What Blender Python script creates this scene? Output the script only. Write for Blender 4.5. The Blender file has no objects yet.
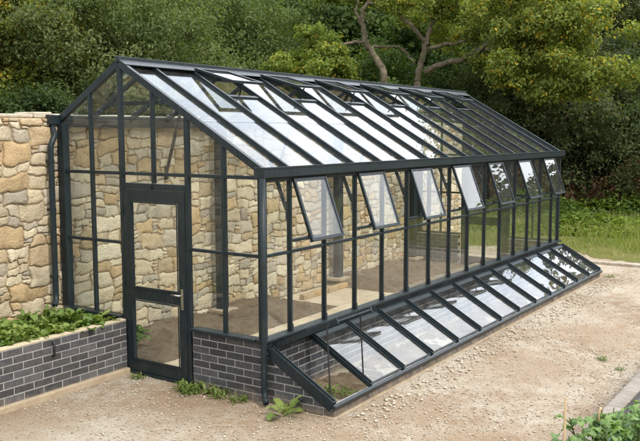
import bpy, math, random
import numpy as np
from math import sin, cos, pi, radians
from mathutils import Vector

S = bpy.context.scene
COL = S.collection
rnd = random.Random(7)
nrg = np.random.default_rng(11)

# ------------------------------------------------------------------ materials
def mat(name):
    m = bpy.data.materials.new(name); m.use_nodes = True
    nt = m.node_tree; nt.nodes.clear()
    out = nt.nodes.new('ShaderNodeOutputMaterial')
    return m, nt, out

def N(nt, typ, **kw):
    n = nt.nodes.new(typ)
    for k, v in kw.items():
        if k in ('ins',):
            for a, b in v.items(): n.inputs[a].default_value = b
        else: setattr(n, k, v)
    return n

def ramp(nt, fac, stops):
    r = nt.nodes.new('ShaderNodeValToRGB')
    e = r.color_ramp.elements
    while len(e) < len(stops): e.new(0.5)
    for i, (p, c) in enumerate(stops):
        e[i].position = p; e[i].color = (*c, 1) if len(c) == 3 else c
    nt.links.new(fac, r.inputs[0]); return r.outputs[0]

def noise(nt, scale, detail=4, rough=.55, vec=None, coord='Object'):
    if vec is None:
        tc = nt.nodes.new('ShaderNodeTexCoord'); vec = tc.outputs[coord]
    n = N(nt, 'ShaderNodeTexNoise', ins={'Scale': scale, 'Detail': detail, 'Roughness': rough})
    nt.links.new(vec, n.inputs['Vector']); return n.outputs['Fac']

def mixc(nt, fac, a, b, mode='MIX'):
    m = nt.nodes.new('ShaderNodeMix'); m.data_type = 'RGBA'; m.blend_type = mode
    for sock, v in ((m.inputs[0], fac), (m.inputs[6], a), (m.inputs[7], b)):
        if hasattr(v, 'node'): nt.links.new(v, sock)
        elif isinstance(v, (int, float)): sock.default_value = v
        else: sock.default_value = (*v, 1)
    return m.outputs[2]

def bump(nt, h, strength, dist, normal=None):
    b = N(nt, 'ShaderNodeBump', ins={'Strength': strength, 'Distance': dist})
    nt.links.new(h, b.inputs['Height'])
    if normal: nt.links.new(normal, b.inputs['Normal'])
    return b.outputs[0]

def pbsdf(nt, out, color, rough=.6, normal=None, metallic=0, spec=.5):
    p = nt.nodes.new('ShaderNodeBsdfPrincipled')
    for sock, v in ((p.inputs['Base Color'], color), (p.inputs['Roughness'], rough)):
        if hasattr(v, 'node'): nt.links.new(v, sock)
        elif isinstance(v, (int, float)): sock.default_value = v
        else: sock.default_value = (*v, 1)
    p.inputs['Metallic'].default_value = metallic
    p.inputs['Specular IOR Level'].default_value = spec
    if normal: nt.links.new(normal, p.inputs['Normal'])
    nt.links.new(p.outputs[0], out.inputs[0]); return p

def attr(nt, name='tint'):
    a = nt.nodes.new('ShaderNodeAttribute'); a.attribute_name = name; return a.outputs['Color']

M = {}
# powder coated dark green-grey aluminium
m, nt, out = mat('painted_metal')
f = noise(nt, 3.0, 5, .6)
c = ramp(nt, f, [(.3, (.0105, .0185, .0225)), (.7, (.018, .028, .033))])
tcm = nt.nodes.new('ShaderNodeTexCoord'); mpm = nt.nodes.new('ShaderNodeMapping'); mpm.inputs['Scale'].default_value = (1, 1, .12); nt.links.new(tcm.outputs['Object'], mpm.inputs[0])
streak = noise(nt, 34, 5, .7, mpm.outputs[0])
c = mixc(nt, ramp(nt, streak, [(.50, (0,)*3), (.78, (.32,)*3)]), c, (.11, .105, .09))       # dust and dried rain runs
f2 = noise(nt, 60, 3, .6)
r = ramp(nt, f2, [(.3, (.34,)*3), (.7, (.48,)*3)])
pbsdf(nt, out, c, r, bump(nt, f2, .06, .002), 0, .28); M['metal'] = m
m, nt, out = mat('steel'); pbsdf(nt, out, (.55, .54, .5), .3, None, 1); M['steel'] = m
m, nt, out = mat('dark_iron'); pbsdf(nt, out, (.02, .02, .021), .5); M['iron'] = m

# glass sheet: mirror part by angle, rest passes straight through with a faint green tint
m, nt, out = mat('glass')
g = nt.nodes.new('ShaderNodeNewGeometry')
d = N(nt, 'ShaderNodeVectorMath', operation='DOT_PRODUCT')
nt.links.new(g.outputs['Incoming'], d.inputs[0]); nt.links.new(g.outputs['Normal'], d.inputs[1])
ab = N(nt, 'ShaderNodeMath', operation='ABSOLUTE'); nt.links.new(d.outputs['Value'], ab.inputs[0])
om = N(nt, 'ShaderNodeMath', operation='SUBTRACT', ins={0: 1.0}); nt.links.new(ab.outputs[0], om.inputs[1])
pw = N(nt, 'ShaderNodeMath', operation='POWER', ins={1: 5.0}); nt.links.new(om.outputs[0], pw.inputs[0])
ma = N(nt, 'ShaderNodeMath', operation='MULTIPLY_ADD', ins={1: .957, 2: .043}); nt.links.new(pw.outputs[0], ma.inputs[0])
tr = N(nt, 'ShaderNodeBsdfTransparent'); tr.inputs[0].default_value = (.97, .985, .975, 1)
gl = N(nt, 'ShaderNodeBsdfGlossy'); gl.inputs['Roughness'].default_value = .012
wob = noise(nt, 1.3, 1, .4)
nt.links.new(bump(nt, wob, .05, .02), gl.inputs['Normal'])
mx = nt.nodes.new('ShaderNodeMixShader')
nt.links.new(ma.outputs[0], mx.inputs[0]); nt.links.new(tr.outputs[0], mx.inputs[1]); nt.links.new(gl.outputs[0], mx.inputs[2])
# thin film of dust and dried rain marks on the pane
df = N(nt, 'ShaderNodeBsdfDiffuse'); df.inputs[0].default_value = (.6, .6, .58, 1)
dn = noise(nt, 9, 6, .7)
dr = ramp(nt, dn, [(.35, (.004,)*3), (.75, (.028,)*3)])
mx2 = nt.nodes.new('ShaderNodeMixShader')
nt.links.new(dr, mx2.inputs[0]); nt.links.new(mx.outputs[0], mx2.inputs[1]); nt.links.new(df.outputs[0], mx2.inputs[2])
nt.links.new(mx2.outputs[0], out.inputs[0]); M['glass'] = m

def tinted(name, scale, lo, hi, bscale, bstr, bdist, rough=.85, spec=.3):
    m, nt, out = mat(name)
    f = noise(nt, scale, 6, .65)
    v = ramp(nt, f, [(.25, (lo,)*3), (.75, (hi,)*3)])
    c = mixc(nt, 1.0, attr(nt), v, 'MULTIPLY')
    fb = noise(nt, bscale, 6, .7)
    pbsdf(nt, out, c, rough, bump(nt, fb, bstr, bdist), 0, spec); M[name] = m
    return nt, c
nt, c = tinted('brick', 26, .62, 1.4, 110, .8, .006, .8)
# dust and splashed mud low down on the brickwork
gp = nt.nodes.new('ShaderNodeNewGeometry'); sz = nt.nodes.new('ShaderNodeSeparateXYZ'); nt.links.new(gp.outputs['Position'], sz.inputs[0])
mk = N(nt, 'ShaderNodeMath', operation='MULTIPLY_ADD', ins={1: -2.6, 2: .12}); nt.links.new(sz.outputs['Z'], mk.inputs[0])
mk2 = N(nt, 'ShaderNodeMath', operation='ADD'); nt.links.new(mk.outputs[0], mk2.inputs[0]); nt.links.new(noise(nt, 7, 6, .75), mk2.inputs[1])
mud = mixc(nt, ramp(nt, mk2.outputs[0], [(.36, (0,)*3), (.72, (.6,)*3)]), c, (.40, .31, .21))
nt.links.new(mud, [n for n in nt.nodes if n.type == 'BSDF_PRINCIPLED'][0].inputs['Base Color'])
# stone: warm blotches inside each stone
m, nt, out = mat('stone')
f = noise(nt, 7, 6, .65)
v = ramp(nt, f, [(.25, (.68, .63, .56)), (.5, (1, .98, .95)), (.8, (1.16, 1.14, 1.08))])
c = mixc(nt, 1.0, attr(nt), v, 'MULTIPLY')
f3 = noise(nt, 2.6, 4, .6)
c = mixc(nt, ramp(nt, f3, [(.56, (0,)*3), (.74, (.34,)*3)]), c, (.52, .38, .22))
f4 = noise(nt, 30, 5, .7)
c = mixc(nt, ramp(nt, f4, [(.6, (0,)*3), (.75, (.35,)*3)]), c, (.22, .19, .15))
hb = N(nt, 'ShaderNodeMath', operation='ADD'); nt.links.new(noise(nt, 9, 5, .7), hb.inputs[0]); nt.links.new(noise(nt, 45, 5, .7), hb.inputs[1])
pbsdf(nt, out, c, .9, bump(nt, hb.outputs[0], .9, .030), 0, .2); M['stone'] = m
m, nt, out = mat('mortar')
c = ramp(nt, noise(nt, 20, 6, .7), [(.3, (.50, .41, .28)), (.7, (.64, .54, .38))])
pbsdf(nt, out, c, .95, bump(nt, noise(nt, 120, 4, .7), .6, .006), 0, .1); M['mortar'] = m
m, nt, out = mat('brick_mortar')
c = ramp(nt, noise(nt, 20, 6, .7), [(.3, (.33, .325, .30)), (.7, (.47, .46, .435))])
pbsdf(nt, out, c, .95, bump(nt, noise(nt, 140, 4, .7), .6, .004), 0, .1); M['brick_mortar'] = m
m, nt, out = mat('concrete')
c = ramp(nt, noise(nt, 6, 7, .7), [(.3, (.36, .27, .17)), (.7, (.52, .43, .31))])
pbsdf(nt, out, c, .95, bump(nt, noise(nt, 60, 5, .7), .7, .01), 0, .1); M['concrete'] = m

# dirt and chippings
m, nt, out = mat('ground')
big = noise(nt, .55, 6, .62)
c1 = ramp(nt, big, [(.38, (.33, .22, .135)), (.48, (.47, .36, .25)), (.58, (.62, .535, .415))])
med = noise(nt, 5, 8, .75)
c2 = mixc(nt, ramp(nt, med, [(.42, (0,)*3), (.66, (.8,)*3)]), c1, (.64, .57, .455))
fine = noise(nt, 42, 6, .75)
gp = nt.nodes.new('ShaderNodeNewGeometry')
def patch(px, py, r):                                       # an area of bare brown earth
    d = N(nt, 'ShaderNodeVectorMath', operation='DISTANCE', ins={1: (px, py, 0)}); nt.links.new(gp.outputs['Position'], d.inputs[0])
    k = N(nt, 'ShaderNodeMath', operation='MULTIPLY_ADD', ins={1: 1/r}); nt.links.new(d.outputs['Value'], k.inputs[0])
    w = N(nt, 'ShaderNodeMath', operation='MULTIPLY_ADD', ins={1: 1.6, 2: -.8}); nt.links.new(med, w.inputs[0]); nt.links.new(w.outputs[0], k.inputs[2])
    return ramp(nt, k.outputs[0], [(.35, (.62,)*3), (1.0, (0,)*3)])
for (qx, qy, qr) in ((-.35, .55, 1.0), (-.3, -.75, .9), (.6, -1.3, .8), (2.6, -1.75, 1.0), (4.6, -2.0, 1.1), (-1.6, 1.55, .8), (.2, -2.2, .7)):
    c2 = mixc(nt, patch(qx, qy, qr), c2, (.37, .245, .14))
c3 = mixc(nt, ramp(nt, fine, [(.30, (.9,)*3), (.50, (0,)*3)]), c2, (.25, .175, .105))
grit = noise(nt, 95, 3, .7)
c3 = mixc(nt, ramp(nt, grit, [(.56, (0,)*3), (.68, (.75,)*3)]), c3, (.74, .68, .57))
tc = nt.nodes.new('ShaderNodeTexCoord')
vo = N(nt, 'ShaderNodeTexVoronoi', ins={'Scale': 26.0, 'Randomness': 1.0}); nt.links.new(tc.outputs['Object'], vo.inputs['Vector'])
peb = ramp(nt, vo.outputs['Distance'], [(.12, (1,)*3), (.32, (0,)*3)])
sep = nt.nodes.new('ShaderNodeSeparateColor'); nt.links.new(vo.outputs['Color'], sep.inputs[0])
sel = ramp(nt, sep.outputs[0], [(.55, (0,)*3), (.6, (1,)*3)])
pm = mixc(nt, 1.0, peb, sel, 'MULTIPLY')
pc = ramp(nt, sep.outputs[1], [(0, (.42, .33, .23)), (.5, (.58, .50, .39)), (1, (.70, .65, .55))])
c4 = mixc(nt, pm, c3, pc)
h1 = N(nt, 'ShaderNodeMath', operation='MULTIPLY_ADD', ins={1: .6}); nt.links.new(fine, h1.inputs[0]); nt.links.new(pm, h1.inputs[2])
b1 = bump(nt, h1.outputs[0], 1, .035)
b2 = bump(nt, med, .6, .08, b1)
pbsdf(nt, out, c4, .95, b2, 0, .15); M['ground'] = m

m, nt, out = mat('soil')
c = ramp(nt, noise(nt, 5, 8, .75), [(.28, (.17, .115, .07)), (.46, (.36, .26, .165)), (.7, (.54, .42, .29))])
hb = N(nt, 'ShaderNodeMath', operation='ADD'); nt.links.new(noise(nt, 12, 6, .8), hb.inputs[0]); nt.links.new(noise(nt, 60, 5, .8), hb.inputs[1])
pbsdf(nt, out, c, .97, bump(nt, hb.outputs[0], 1, .06), 0, .1); M['soil'] = m
m, nt, out = mat('paving')
tc = nt.nodes.new('ShaderNodeTexCoord')
br = N(nt, 'ShaderNodeTexBrick', ins={'Color1': (.58, .475, .34, 1), 'Color2': (.64, .53, .39, 1), 'Mortar': (.42, .34, .23, 1), 'Scale': 1.0, 'Mortar Size': .006, 'Brick Width': .6, 'Row Height': .6})
nt.links.new(tc.outputs['Object'], br.inputs['Vector'])
c = mixc(nt, 1.0, br.outputs['Color'], ramp(nt, noise(nt, 4, 7, .7), [(.25, (.78, .76, .72)), (.75, (1.12, 1.1, 1.08))]), 'MULTIPLY')
pbsdf(nt, out, c, .9, bump(nt, noise(nt, 50, 6, .7), .4, .006), 0, .2); M['paving'] = m
m, nt, out = mat('turf')
c = ramp(nt, noise(nt, 1.2, 8, .7), [(.3, (.34, .25, .14)), (.42, (.26, .24, .09)), (.6, (.19, .22, .05)), (.75, (.27, .28, .08))])
pbsdf(nt, out, c, .95, bump(nt, noise(nt, 30, 6, .8), 1, .05), 0, .1); M['turf'] = m

def leafmat(name, rough=.6, transl=.35, spec=.14):
    m, nt, out = mat(name)
    a = attr(nt)
    p = nt.nodes.new('ShaderNodeBsdfPrincipled')
    nt.links.new(a, p.inputs['Base Color']); p.inputs['Roughness'].default_value = rough
    p.inputs['Specular IOR Level'].default_value = spec
    t = nt.nodes.new('ShaderNodeBsdfTranslucent')
    g = mixc(nt, 1.0, a, (1.25, 1.35, .5), 'MULTIPLY'); nt.links.new(g, t.inputs[0])
    mx = nt.nodes.new('ShaderNodeMixShader'); mx.inputs[0].default_value = transl
    nt.links.new(p.outputs[0], mx.inputs[1]); nt.links.new(t.outputs[0], mx.inputs[2])
    nt.links.new(mx.outputs[0], out.inputs[0]); M[name] = m
leafmat('leaf'); leafmat('broad_leaf', .45, .3, .3)
m, nt, out = mat('bark')
c = ramp(nt, noise(nt, 7, 7, .7), [(.3, (.085, .068, .048)), (.5, (.20, .162, .118)), (.7, (.34, .285, .215))])
c = mixc(nt, ramp(nt, noise(nt, 1.6, 5, .6), [(.5, (0,)*3), (.66, (.7,)*3)]), c, (.10, .115, .045))
pbsdf(nt, out, c, .9, bump(nt, noise(nt, 22, 6, .7), .8, .04), 0, .2); M['bark'] = m
m, nt, out = mat('cane')
c = ramp(nt, noise(nt, 12, 4, .6), [(.3, (.36, .24, .12)), (.7, (.52, .38, .21))]); pbsdf(nt, out, c, .6); M['cane'] = m
tinted('chip', 20, .8, 1.2, 120, .4, .003, .9, .2)

# ------------------------------------------------------------------ mesh building
class MB:
    def __init__(s): s.v = []; s.f = []; s.c = []
    def add(s, verts, faces, col=(1, 1, 1)):
        b = len(s.v); s.v += [tuple(p) for p in verts]; s.f += [tuple(b + i for i in f) for f in faces]
        s.c += [col]*len(verts); return s
    def box(s, x0, x1, y0, y1, z0, z1, col=(1, 1, 1)):
        return s.add([(x0, y0, z0), (x1, y0, z0), (x1, y1, z0), (x0, y1, z0), (x0, y0, z1), (x1, y0, z1), (x1, y1, z1), (x0, y1, z1)],
                     [(0, 3, 2, 1), (4, 5, 6, 7), (0, 1, 5, 4), (1, 2, 6, 5), (2, 3, 7, 6), (3, 0, 4, 7)], col)
    def bar(s, p, q, w, h, side, up0=None, col=(1, 1, 1)):
        """square bar from p to q: w wide along side, h tall; centred unless up0 gives the offset of its underside"""
        p, q = Vector(p), Vector(q); ax = (q - p).normalized(); sd = Vector(side)
        sd = (sd - ax*sd.dot(ax)).normalized(); up = sd.cross(ax).normalized()
        if up.z < -1e-6: up = -up
        a = -h/2 if up0 is None else up0
        vs = []
        for e in (p, q):
            for (i, j) in ((-1, 0), (1, 0), (1, 1), (-1, 1)):
                vs.append(e + sd*(i*w/2) + up*(a + j*h))
        return s.add(vs, [(0, 1, 2, 3), (7, 6, 5, 4), (0, 4, 5, 1), (1, 5, 6, 2), (2, 6, 7, 3), (3, 7, 4, 0)], col)
    def tube(s, pts, rad, n=8, col=(1, 1, 1), cap=True):
        pts = [Vector(p) for p in pts]
        if not hasattr(rad, '__len__'): rad = [rad]*len(pts)
        b = len(s.v); ref = Vector((.13, .27, .95))
        for i, p in enumerate(pts):
            t = (pts[min(i+1, len(pts)-1)] - pts[max(i-1, 0)]).normalized()
            r0 = ref if abs(ref.dot(t)) < .99 else Vector((.9, .3, .1))
            u = (r0 - t*r0.dot(t)).normalized(); w = t.cross(u); ref = u
            for k in range(n):
                a = 2*pi*k/n; s.v.append(tuple(p + (u*cos(a) + w*sin(a))*rad[i])); s.c.append(col)
        for i in range(len(pts)-1):
            for k in range(n):
                a, c2 = b + i*n + k, b + i*n + (k+1) % n
                s.f.append((a, c2, c2 + n, a + n))
        if cap:
            s.f.append(tuple(b + k for k in range(n))[::-1]); s.f.append(tuple(b + (len(pts)-1)*n + k for k in range(n)))
        return s
    def build(s, name, m, parent=None, smooth=False, bev=0, off=(0, 0, 0)):
        me = bpy.data.meshes.new(name)
        me.from_pydata([(v[0]-off[0], v[1]-off[1], v[2]-off[2]) for v in s.v], [], s.f)
        ca = me.color_attributes.new('tint', 'FLOAT_COLOR', 'POINT')
        ca.data.foreach_set('color', np.array([(*c, 1) for c in s.c], np.float32).ravel())
        me.materials.append(M[m])
        if smooth: me.polygons.foreach_set('use_smooth', [True]*len(me.polygons))
        me.update()
        return link(name, me, parent, bev)

def link(name, me, parent=None, bev=0):
    o = bpy.data.objects.new(name, me); COL.objects.link(o)
    if parent is not None: o.parent = parent
    if bev:
        b = o.modifiers.new('bevel', 'BEVEL'); b.width = bev; b.segments = 2; b.limit_method = 'ANGLE'
    return o
def tag(o, label=None, cat=None, group=None, kind=None):
    for k, v in (('label', label), ('category', cat), ('group', group), ('kind', kind)):
        if v: o[k] = v
    return o
def thing(name, label, cat, loc=(0, 0, 0), group=None):
    o = bpy.data.objects.new(name, None); COL.objects.link(o); o.location = loc; o.empty_display_size = .2
    return tag(o, label, cat, group)
def dup(o, loc=None, rz=None, sc=None, label=None):
    r = o.copy(); COL.objects.link(r)
    if loc is not None: r.location = loc
    if rz is not None: r.rotation_euler = (0, 0, rz)
    if sc is not None: r.scale = (sc,)*3
    if label: r['label'] = label
    for ch in list(o.children):
        c = ch.copy(); COL.objects.link(c); c.parent = r
        for g in list(ch.children):
            d = g.copy(); COL.objects.link(d); d.parent = c
    return r
def npmesh(name, V, F, C, m, parent=None, smooth=False):
    """V (n,3), F (m,k) of one face size, C (n,3)"""
    me = bpy.data.meshes.new(name); k = F.shape[1]
    me.vertices.add(len(V)); me.vertices.foreach_set('co', V.astype(np.float32).ravel())
    me.loops.add(F.size); me.loops.foreach_set('vertex_index', F.astype(np.int32).ravel())
    me.polygons.add(len(F)); me.polygons.foreach_set('loop_start', np.arange(0, F.size, k, dtype=np.int32))
    me.polygons.foreach_set('loop_total', np.full(len(F), k, np.int32))
    if smooth: me.polygons.foreach_set('use_smooth', np.ones(len(F), bool))
    me.update(calc_edges=True)
    ca = me.color_attributes.new('tint', 'FLOAT_COLOR', 'POINT')
    ca.data.foreach_set('color', np.concatenate([C, np.ones((len(C), 1))], 1).astype(np.float32).ravel())
    me.materials.append(M[m]); me.validate()
    return link(name, me, parent)

# ------------------------------------------------------------------ camera
CAM = np.array([-6.1085, -4.791, 2.616]); YAW, PITCH, ROLL = .594, -.1059, -.0022
def polar(px, dist):
    """ground point DIST metres from where the photographer stood, along a bearing given in steps of the picture's 640"""
    a = YAW - math.atan((px - 320)/813.3)
    return CAM[0] + dist*cos(a), CAM[1] + dist*sin(a)
cd = bpy.data.cameras.new('camera'); co = bpy.data.objects.new('camera', cd); COL.objects.link(co)
cd.sensor_width = 36; cd.lens = 813.3/640*36; cd.clip_end = 500; cd.clip_start = .05
fw = Vector((cos(YAW)*cos(PITCH), sin(YAW)*cos(PITCH), sin(PITCH)))
rt = fw.cross(Vector((0, 0, 1))).normalized(); up = rt.cross(fw)
r2 = rt*cos(ROLL) + up*sin(ROLL); u2 = up*cos(ROLL) - rt*sin(ROLL)
from mathutils import Matrix
mw = Matrix((r2, u2, -fw)).transposed().to_4x4(); mw.translation = Vector(CAM)
co.matrix_world = mw; S.camera = co

# ------------------------------------------------------------------ brickwork
BL, BH, BJ = .2135, .0640, .0110
def bricks(mb_b, mb_m, o, u, n, length, courses, thick=.102, base=(.064, .063, .068), keep=None, start=0, core=True):
    """running bond facing n from corner o along u; bricks go to mb_b, the joints' bed to mb_m"""
    o, u, n = Vector(o), Vector(u), Vector(n); z = Vector((0, 0, 1))
    def clip(x0, x1): return max(0, x0), min(length, x1)
    for r in range(courses):
        z0 = r*(BH + BJ) + BJ*.5; x = -(BL + BJ)*(.5 if (r + start) % 2 else 0)
        while x < length:
            a, b = clip(x + BJ/2, x + BL + BJ/2)
            x += BL + BJ
            if b - a < .025: continue
            zt = BH
            if keep:
                L = keep(z0 + BH*.5)
                if a > L: continue
                b = min(b, L)
                if b - a < .025: continue
            k = rnd.uniform(.72, 1.55); w = rnd.uniform(-.006, .008)
            col = (base[0]*k + w*.7, base[1]*k, base[2]*k - w*.4)
            j = rnd.uniform(-.0015, .0015); c = .003
            P = lambda s, t, d: o + u*s + z*t + n*d
            fr = [P(a+c, z0+c, j), P(b-c, z0+c, j), P(b-c, z0+zt-c, j), P(a+c, z0+zt-c, j)]
            md = [P(a, z0, j-c), P(b, z0, j-c), P(b, z0+zt, j-c), P(a, z0+zt, j-c)]
            bk = [P(a, z0, -thick+.004), P(b, z0, -thick+.004), P(b, z0+zt, -thick+.004), P(a, z0+zt, -thick+.004)]
            vs = fr + md + bk
            fs = [(0, 1, 2, 3)]
            for i in range(4):
                k2 = (i+1) % 4
                fs += [(i, i+4, k2+4, k2), (i+4, i+8, k2+8, k2+4)]
            if u.cross(z).dot(n) < 0: fs = [f[::-1] for f in fs]
            mb_b.add(vs, fs, col)
    if core and not keep:
        h = courses*(BH + BJ)
        P = lambda s, t, d: o + u*s + z*t + n*d
        vs = [P(0, 0, -.005), P(length, 0, -.005), P(length, h, -.005), P(0, h, -.005), P(0, 0, -thick), P(length, 0, -thick), P(length, h, -thick), P(0, h, -thick)]
        mb_m.add(vs, [(0, 1, 2, 3), (5, 4, 7, 6), (1, 5, 6, 2), (4, 0, 3, 7), (3, 2, 6, 7), (4, 5, 1, 0)])
    return courses*(BH + BJ)

# ------------------------------------------------------------------ ground
def sheet(name, x0, x1, y0, y1, z, m, n=1, amp=0, kind='structure', edge=0):
    xs = np.linspace(x0, x1, n+1); ys = np.linspace(y0, y1, n+1)
    X, Y = np.meshgrid(xs, ys); Z = np.full_like(X, z)
    if amp: Z = Z + amp*nrg.random(Z.shape)*np.where((np.abs(X-x0) < 1e-6)|(np.abs(X-x1) < 1e-6)|(np.abs(Y-y0) < 1e-6)|(np.abs(Y-y1) < 1e-6), 0, 1)
    if edge:
        X = X + np.where((X > x0+1e-6), 0, 0); Y = Y + np.where(np.abs(Y-y0) < 1e-6, edge*nrg.normal(size=Y.shape), 0)
    V = np.stack([X, Y, Z], -1).reshape(-1, 3)
    i = np.arange((n+1)*(n+1)).reshape(n+1, n+1)
    F = np.stack([i[:-1, :-1], i[:-1, 1:], i[1:, 1:], i[1:, :-1]], -1).reshape(-1, 4)
    o = npmesh(name, V, F, np.ones((len(V), 3)), m, smooth=amp > 0)
    return tag(o, kind=kind)
sheet('ground', -160, 220, -160, 220, 0, 'ground')
# rough turf field: edge wanders from the kerb side to the wall
fx = [(10.75, -14), (10.8, -3), (10.9, -1.2), (11.3, -.1), (12.1, .7), (12.0, 2.0), (11.4, 3.2), (11.3, 14)]
mb = MB(); pts = []
for (a, b) in zip(fx[:-1], fx[1:]):
    for k in range(8):
        t = k/8; pts.append((a[0]*(1-t)+b[0]*t + rnd.uniform(-.12, .12), a[1]*(1-t)+b[1]*t))
pts.append(fx[-1])
for i, (x, y) in enumerate(pts): mb.v += [(x, y, .006), (x+1.5, y, .012), (200, y*1.0, .012)]; mb.c += [(1, 1, 1)]*3
for i in range(len(pts)-1): mb.f += [(3*i, 3*i+1, 3*i+4, 3*i+3), (3*i+1, 3*i+2, 3*i+5, 3*i+4)]
tag(mb.build('grass_field', 'turf'), kind='structure')
sheet('meadow', -160, -9.5, -160, 160, .006, 'turf')
sheet('meadow', -9.5, 9.0, -160, -8.2, .006, 'turf')
sheet('meadow', -9.5, 10.6, 5.0, 160, .006, 'turf')
sheet('garden_path', .07, 8.86, .075, 1.78, .010, 'paving', 1)
sheet('garden_path', 4.12, 5.46, 1.78, 2.9, .010, 'paving', 1)

# ------------------------------------------------------------------ greenhouse
L, W = 8.9306, 2.88
SG = .4793
ZS, ZT, ZE, ZR, ZB = .6291, 1.441, 2.2006, 3.3628, 2.7711
YR = 4*SG
XB = [0] + [.4345 + .622*i for i in range(14)] + [L]
RF = lambda y: 2.255 + (ZR - 2.255)*y/YR                  # front glass plane
RB = lambda y: ZR + (2.80 - ZR)*(y - YR)/(W - YR)         # back glass plane
gh = thing('greenhouse', 'dark green aluminium lean-to greenhouse with seven front windows open against the stone wall', 'greenhouse')
def part(mb, name, m='metal', parent=gh, bev=.003, smooth=False): return mb.build(name, m, parent, smooth, bev)
AXU = (1, 0, 0)

# brick plinth
bb, bm = MB(), MB()
bricks(bb, bm, (0, -.02, 0), (1, 0, 0), (0, -1, 0), L, 8)
pl = part(bb, 'brick_plinth', 'brick', bev=0); bm.build('mortar_joints', 'brick_mortar', pl)
bb, bm = MB(), MB()
bricks(bb, bm, (-.02, 2*SG-.045, 0), (0, -1, 0), (-1, 0, 0), 2*SG-.045+.0165, 8, start=1)
pl = part(bb, 'brick_plinth', 'brick', bev=0); bm.build('mortar_joints', 'brick_mortar', pl)
bb, bm = MB(), MB()
bricks(bb, bm, (-.02, W, 0), (0, -1, 0), (-1, 0, 0), W - 4*SG - .045, 8, start=0)
pl = part(bb, 'brick_plinth', 'brick', bev=0); bm.build('mortar_joints', 'brick_mortar', pl)
bb, bm = MB(), MB()
bricks(bb, bm, (L+.0, 2*SG-.045, 0), (0, -1, 0), (1, 0, 0), 2*SG-.07, 8, start=1)
bricks(bb, bm, (L-.108, 0.085, 0), (0, 1, 0), (-1, 0, 0), 2*SG-.13, 8, start=1, thick=.009, core=False)
pl = part(bb, 'brick_plinth', 'brick', bev=0); bm.build('mortar_joints', 'brick_mortar', pl)
bb, bm = MB(), MB()
bricks(bb, bm, (L+.0, W, 0), (0, -1, 0), (1, 0, 0), W - 4*SG - .045, 8)
bricks(bb, bm, (L-.108, 4*SG+.045, 0), (0, 1, 0), (-1, 0, 0), W - 4*SG - .045, 8, thick=.009, core=False)
pl = part(bb, 'brick_plinth', 'brick', bev=0); bm.build('mortar_joints', 'brick_mortar', pl)

# sill
part(MB().box(-.055, L+.055, -.075, .055, .602, .632), 'sill', bev=.005)
part(MB().box(-.07, .055, .0555, 2*SG-.047, .602, .632), 'sill', bev=.005)
part(MB().box(-.07, .055, 4*SG+.047, W-.04, .602, .632), 'sill', bev=.005)
part(MB().box(L-.055, L+.07, .0555, 2*SG-.047, .602, .632), 'sill', bev=.005)
part(MB().box(L-.055, L+.07, 4*SG+.047, W-.04, .602, .632), 'sill', bev=.005)

# corner posts
for x in (0, L):
    part(MB().box(x-.032, x+.032, -.03, .034, .632, 2.2), 'corner_post')
    part(MB().box(x-.045, x+.045, W-.05, W+.05, .3 if x else .632, 2.74), 'corner_post')

# front bars
for i in range(1, 15):
    x = XB[i]; w = .04 if i in (5, 10) else .03
    part(MB().box(x-w/2, x+w/2, -.028, .022, .632, 2.2), 'glazing_bar')
    part(MB().box(x-w/2-.004, x+w/2+.004, -.034, -.0285, .632, .70), 'glazing_bar_shoe', bev=0)
for i in range(15):
    a, b = XB[i]+.015, XB[i+1]-.015
    if i in (0,): a = .032
    if i == 14: b = L-.032
    part(MB().box(a, b, -.020, .014, ZT-.016, ZT+.016), 'transom')
    if i % 2 == 1: part(MB().box(a, b, -.024, .016, 1.535, 1.565), 'window_rail')
    part(MB().box(a, b, -.022, .016, 2.155, 2.195), 'eaves_rail')
    mb = MB().box(a, b, -.002, .002, .634, ZT)
    mb.box(a, b, -.002, .002, ZT+.001, 1.548 if i % 2 == 1 else 2.17)
    part(mb, 'pane', 'glass', bev=0)

# front gutter and eaves
gt = MB().box(-.075, L+.075, -.085, -.080, 2.205, 2.302).box(-.075, L+.075, .03, .035, 2.205, 2.29).box(-.075, L+.075, -.080, .03, 2.2, 2.208)
gt.box(-.080, -.0745, -.087, .037, 2.198, 2.304).box(L+.0745, L+.080, -.087, .037, 2.198, 2.304)
gt.box(-.075, L+.075, -.092, -.0855, 2.287, 2.305)
part(gt, 'gutter', bev=.002)
# rear gutter on the wall head
gt = MB().box(-.16, L+.12, W+.02, W+.028, 2.735, 2.838).box(-.16, L+.12, W+.112, W+.12, 2.735, 2.84).box(-.16, L+.12, W+.028, W+.112, 2.73, 2.738)
gt.box(-.166, -.1595, W+.018, W+.122, 2.728, 2.842)
part(gt, 'gutter', bev=.002)
part(MB().box(-.02, L+.02, W-.045, W+.017, 2.70, 2.755), 'wall_plate')

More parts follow.
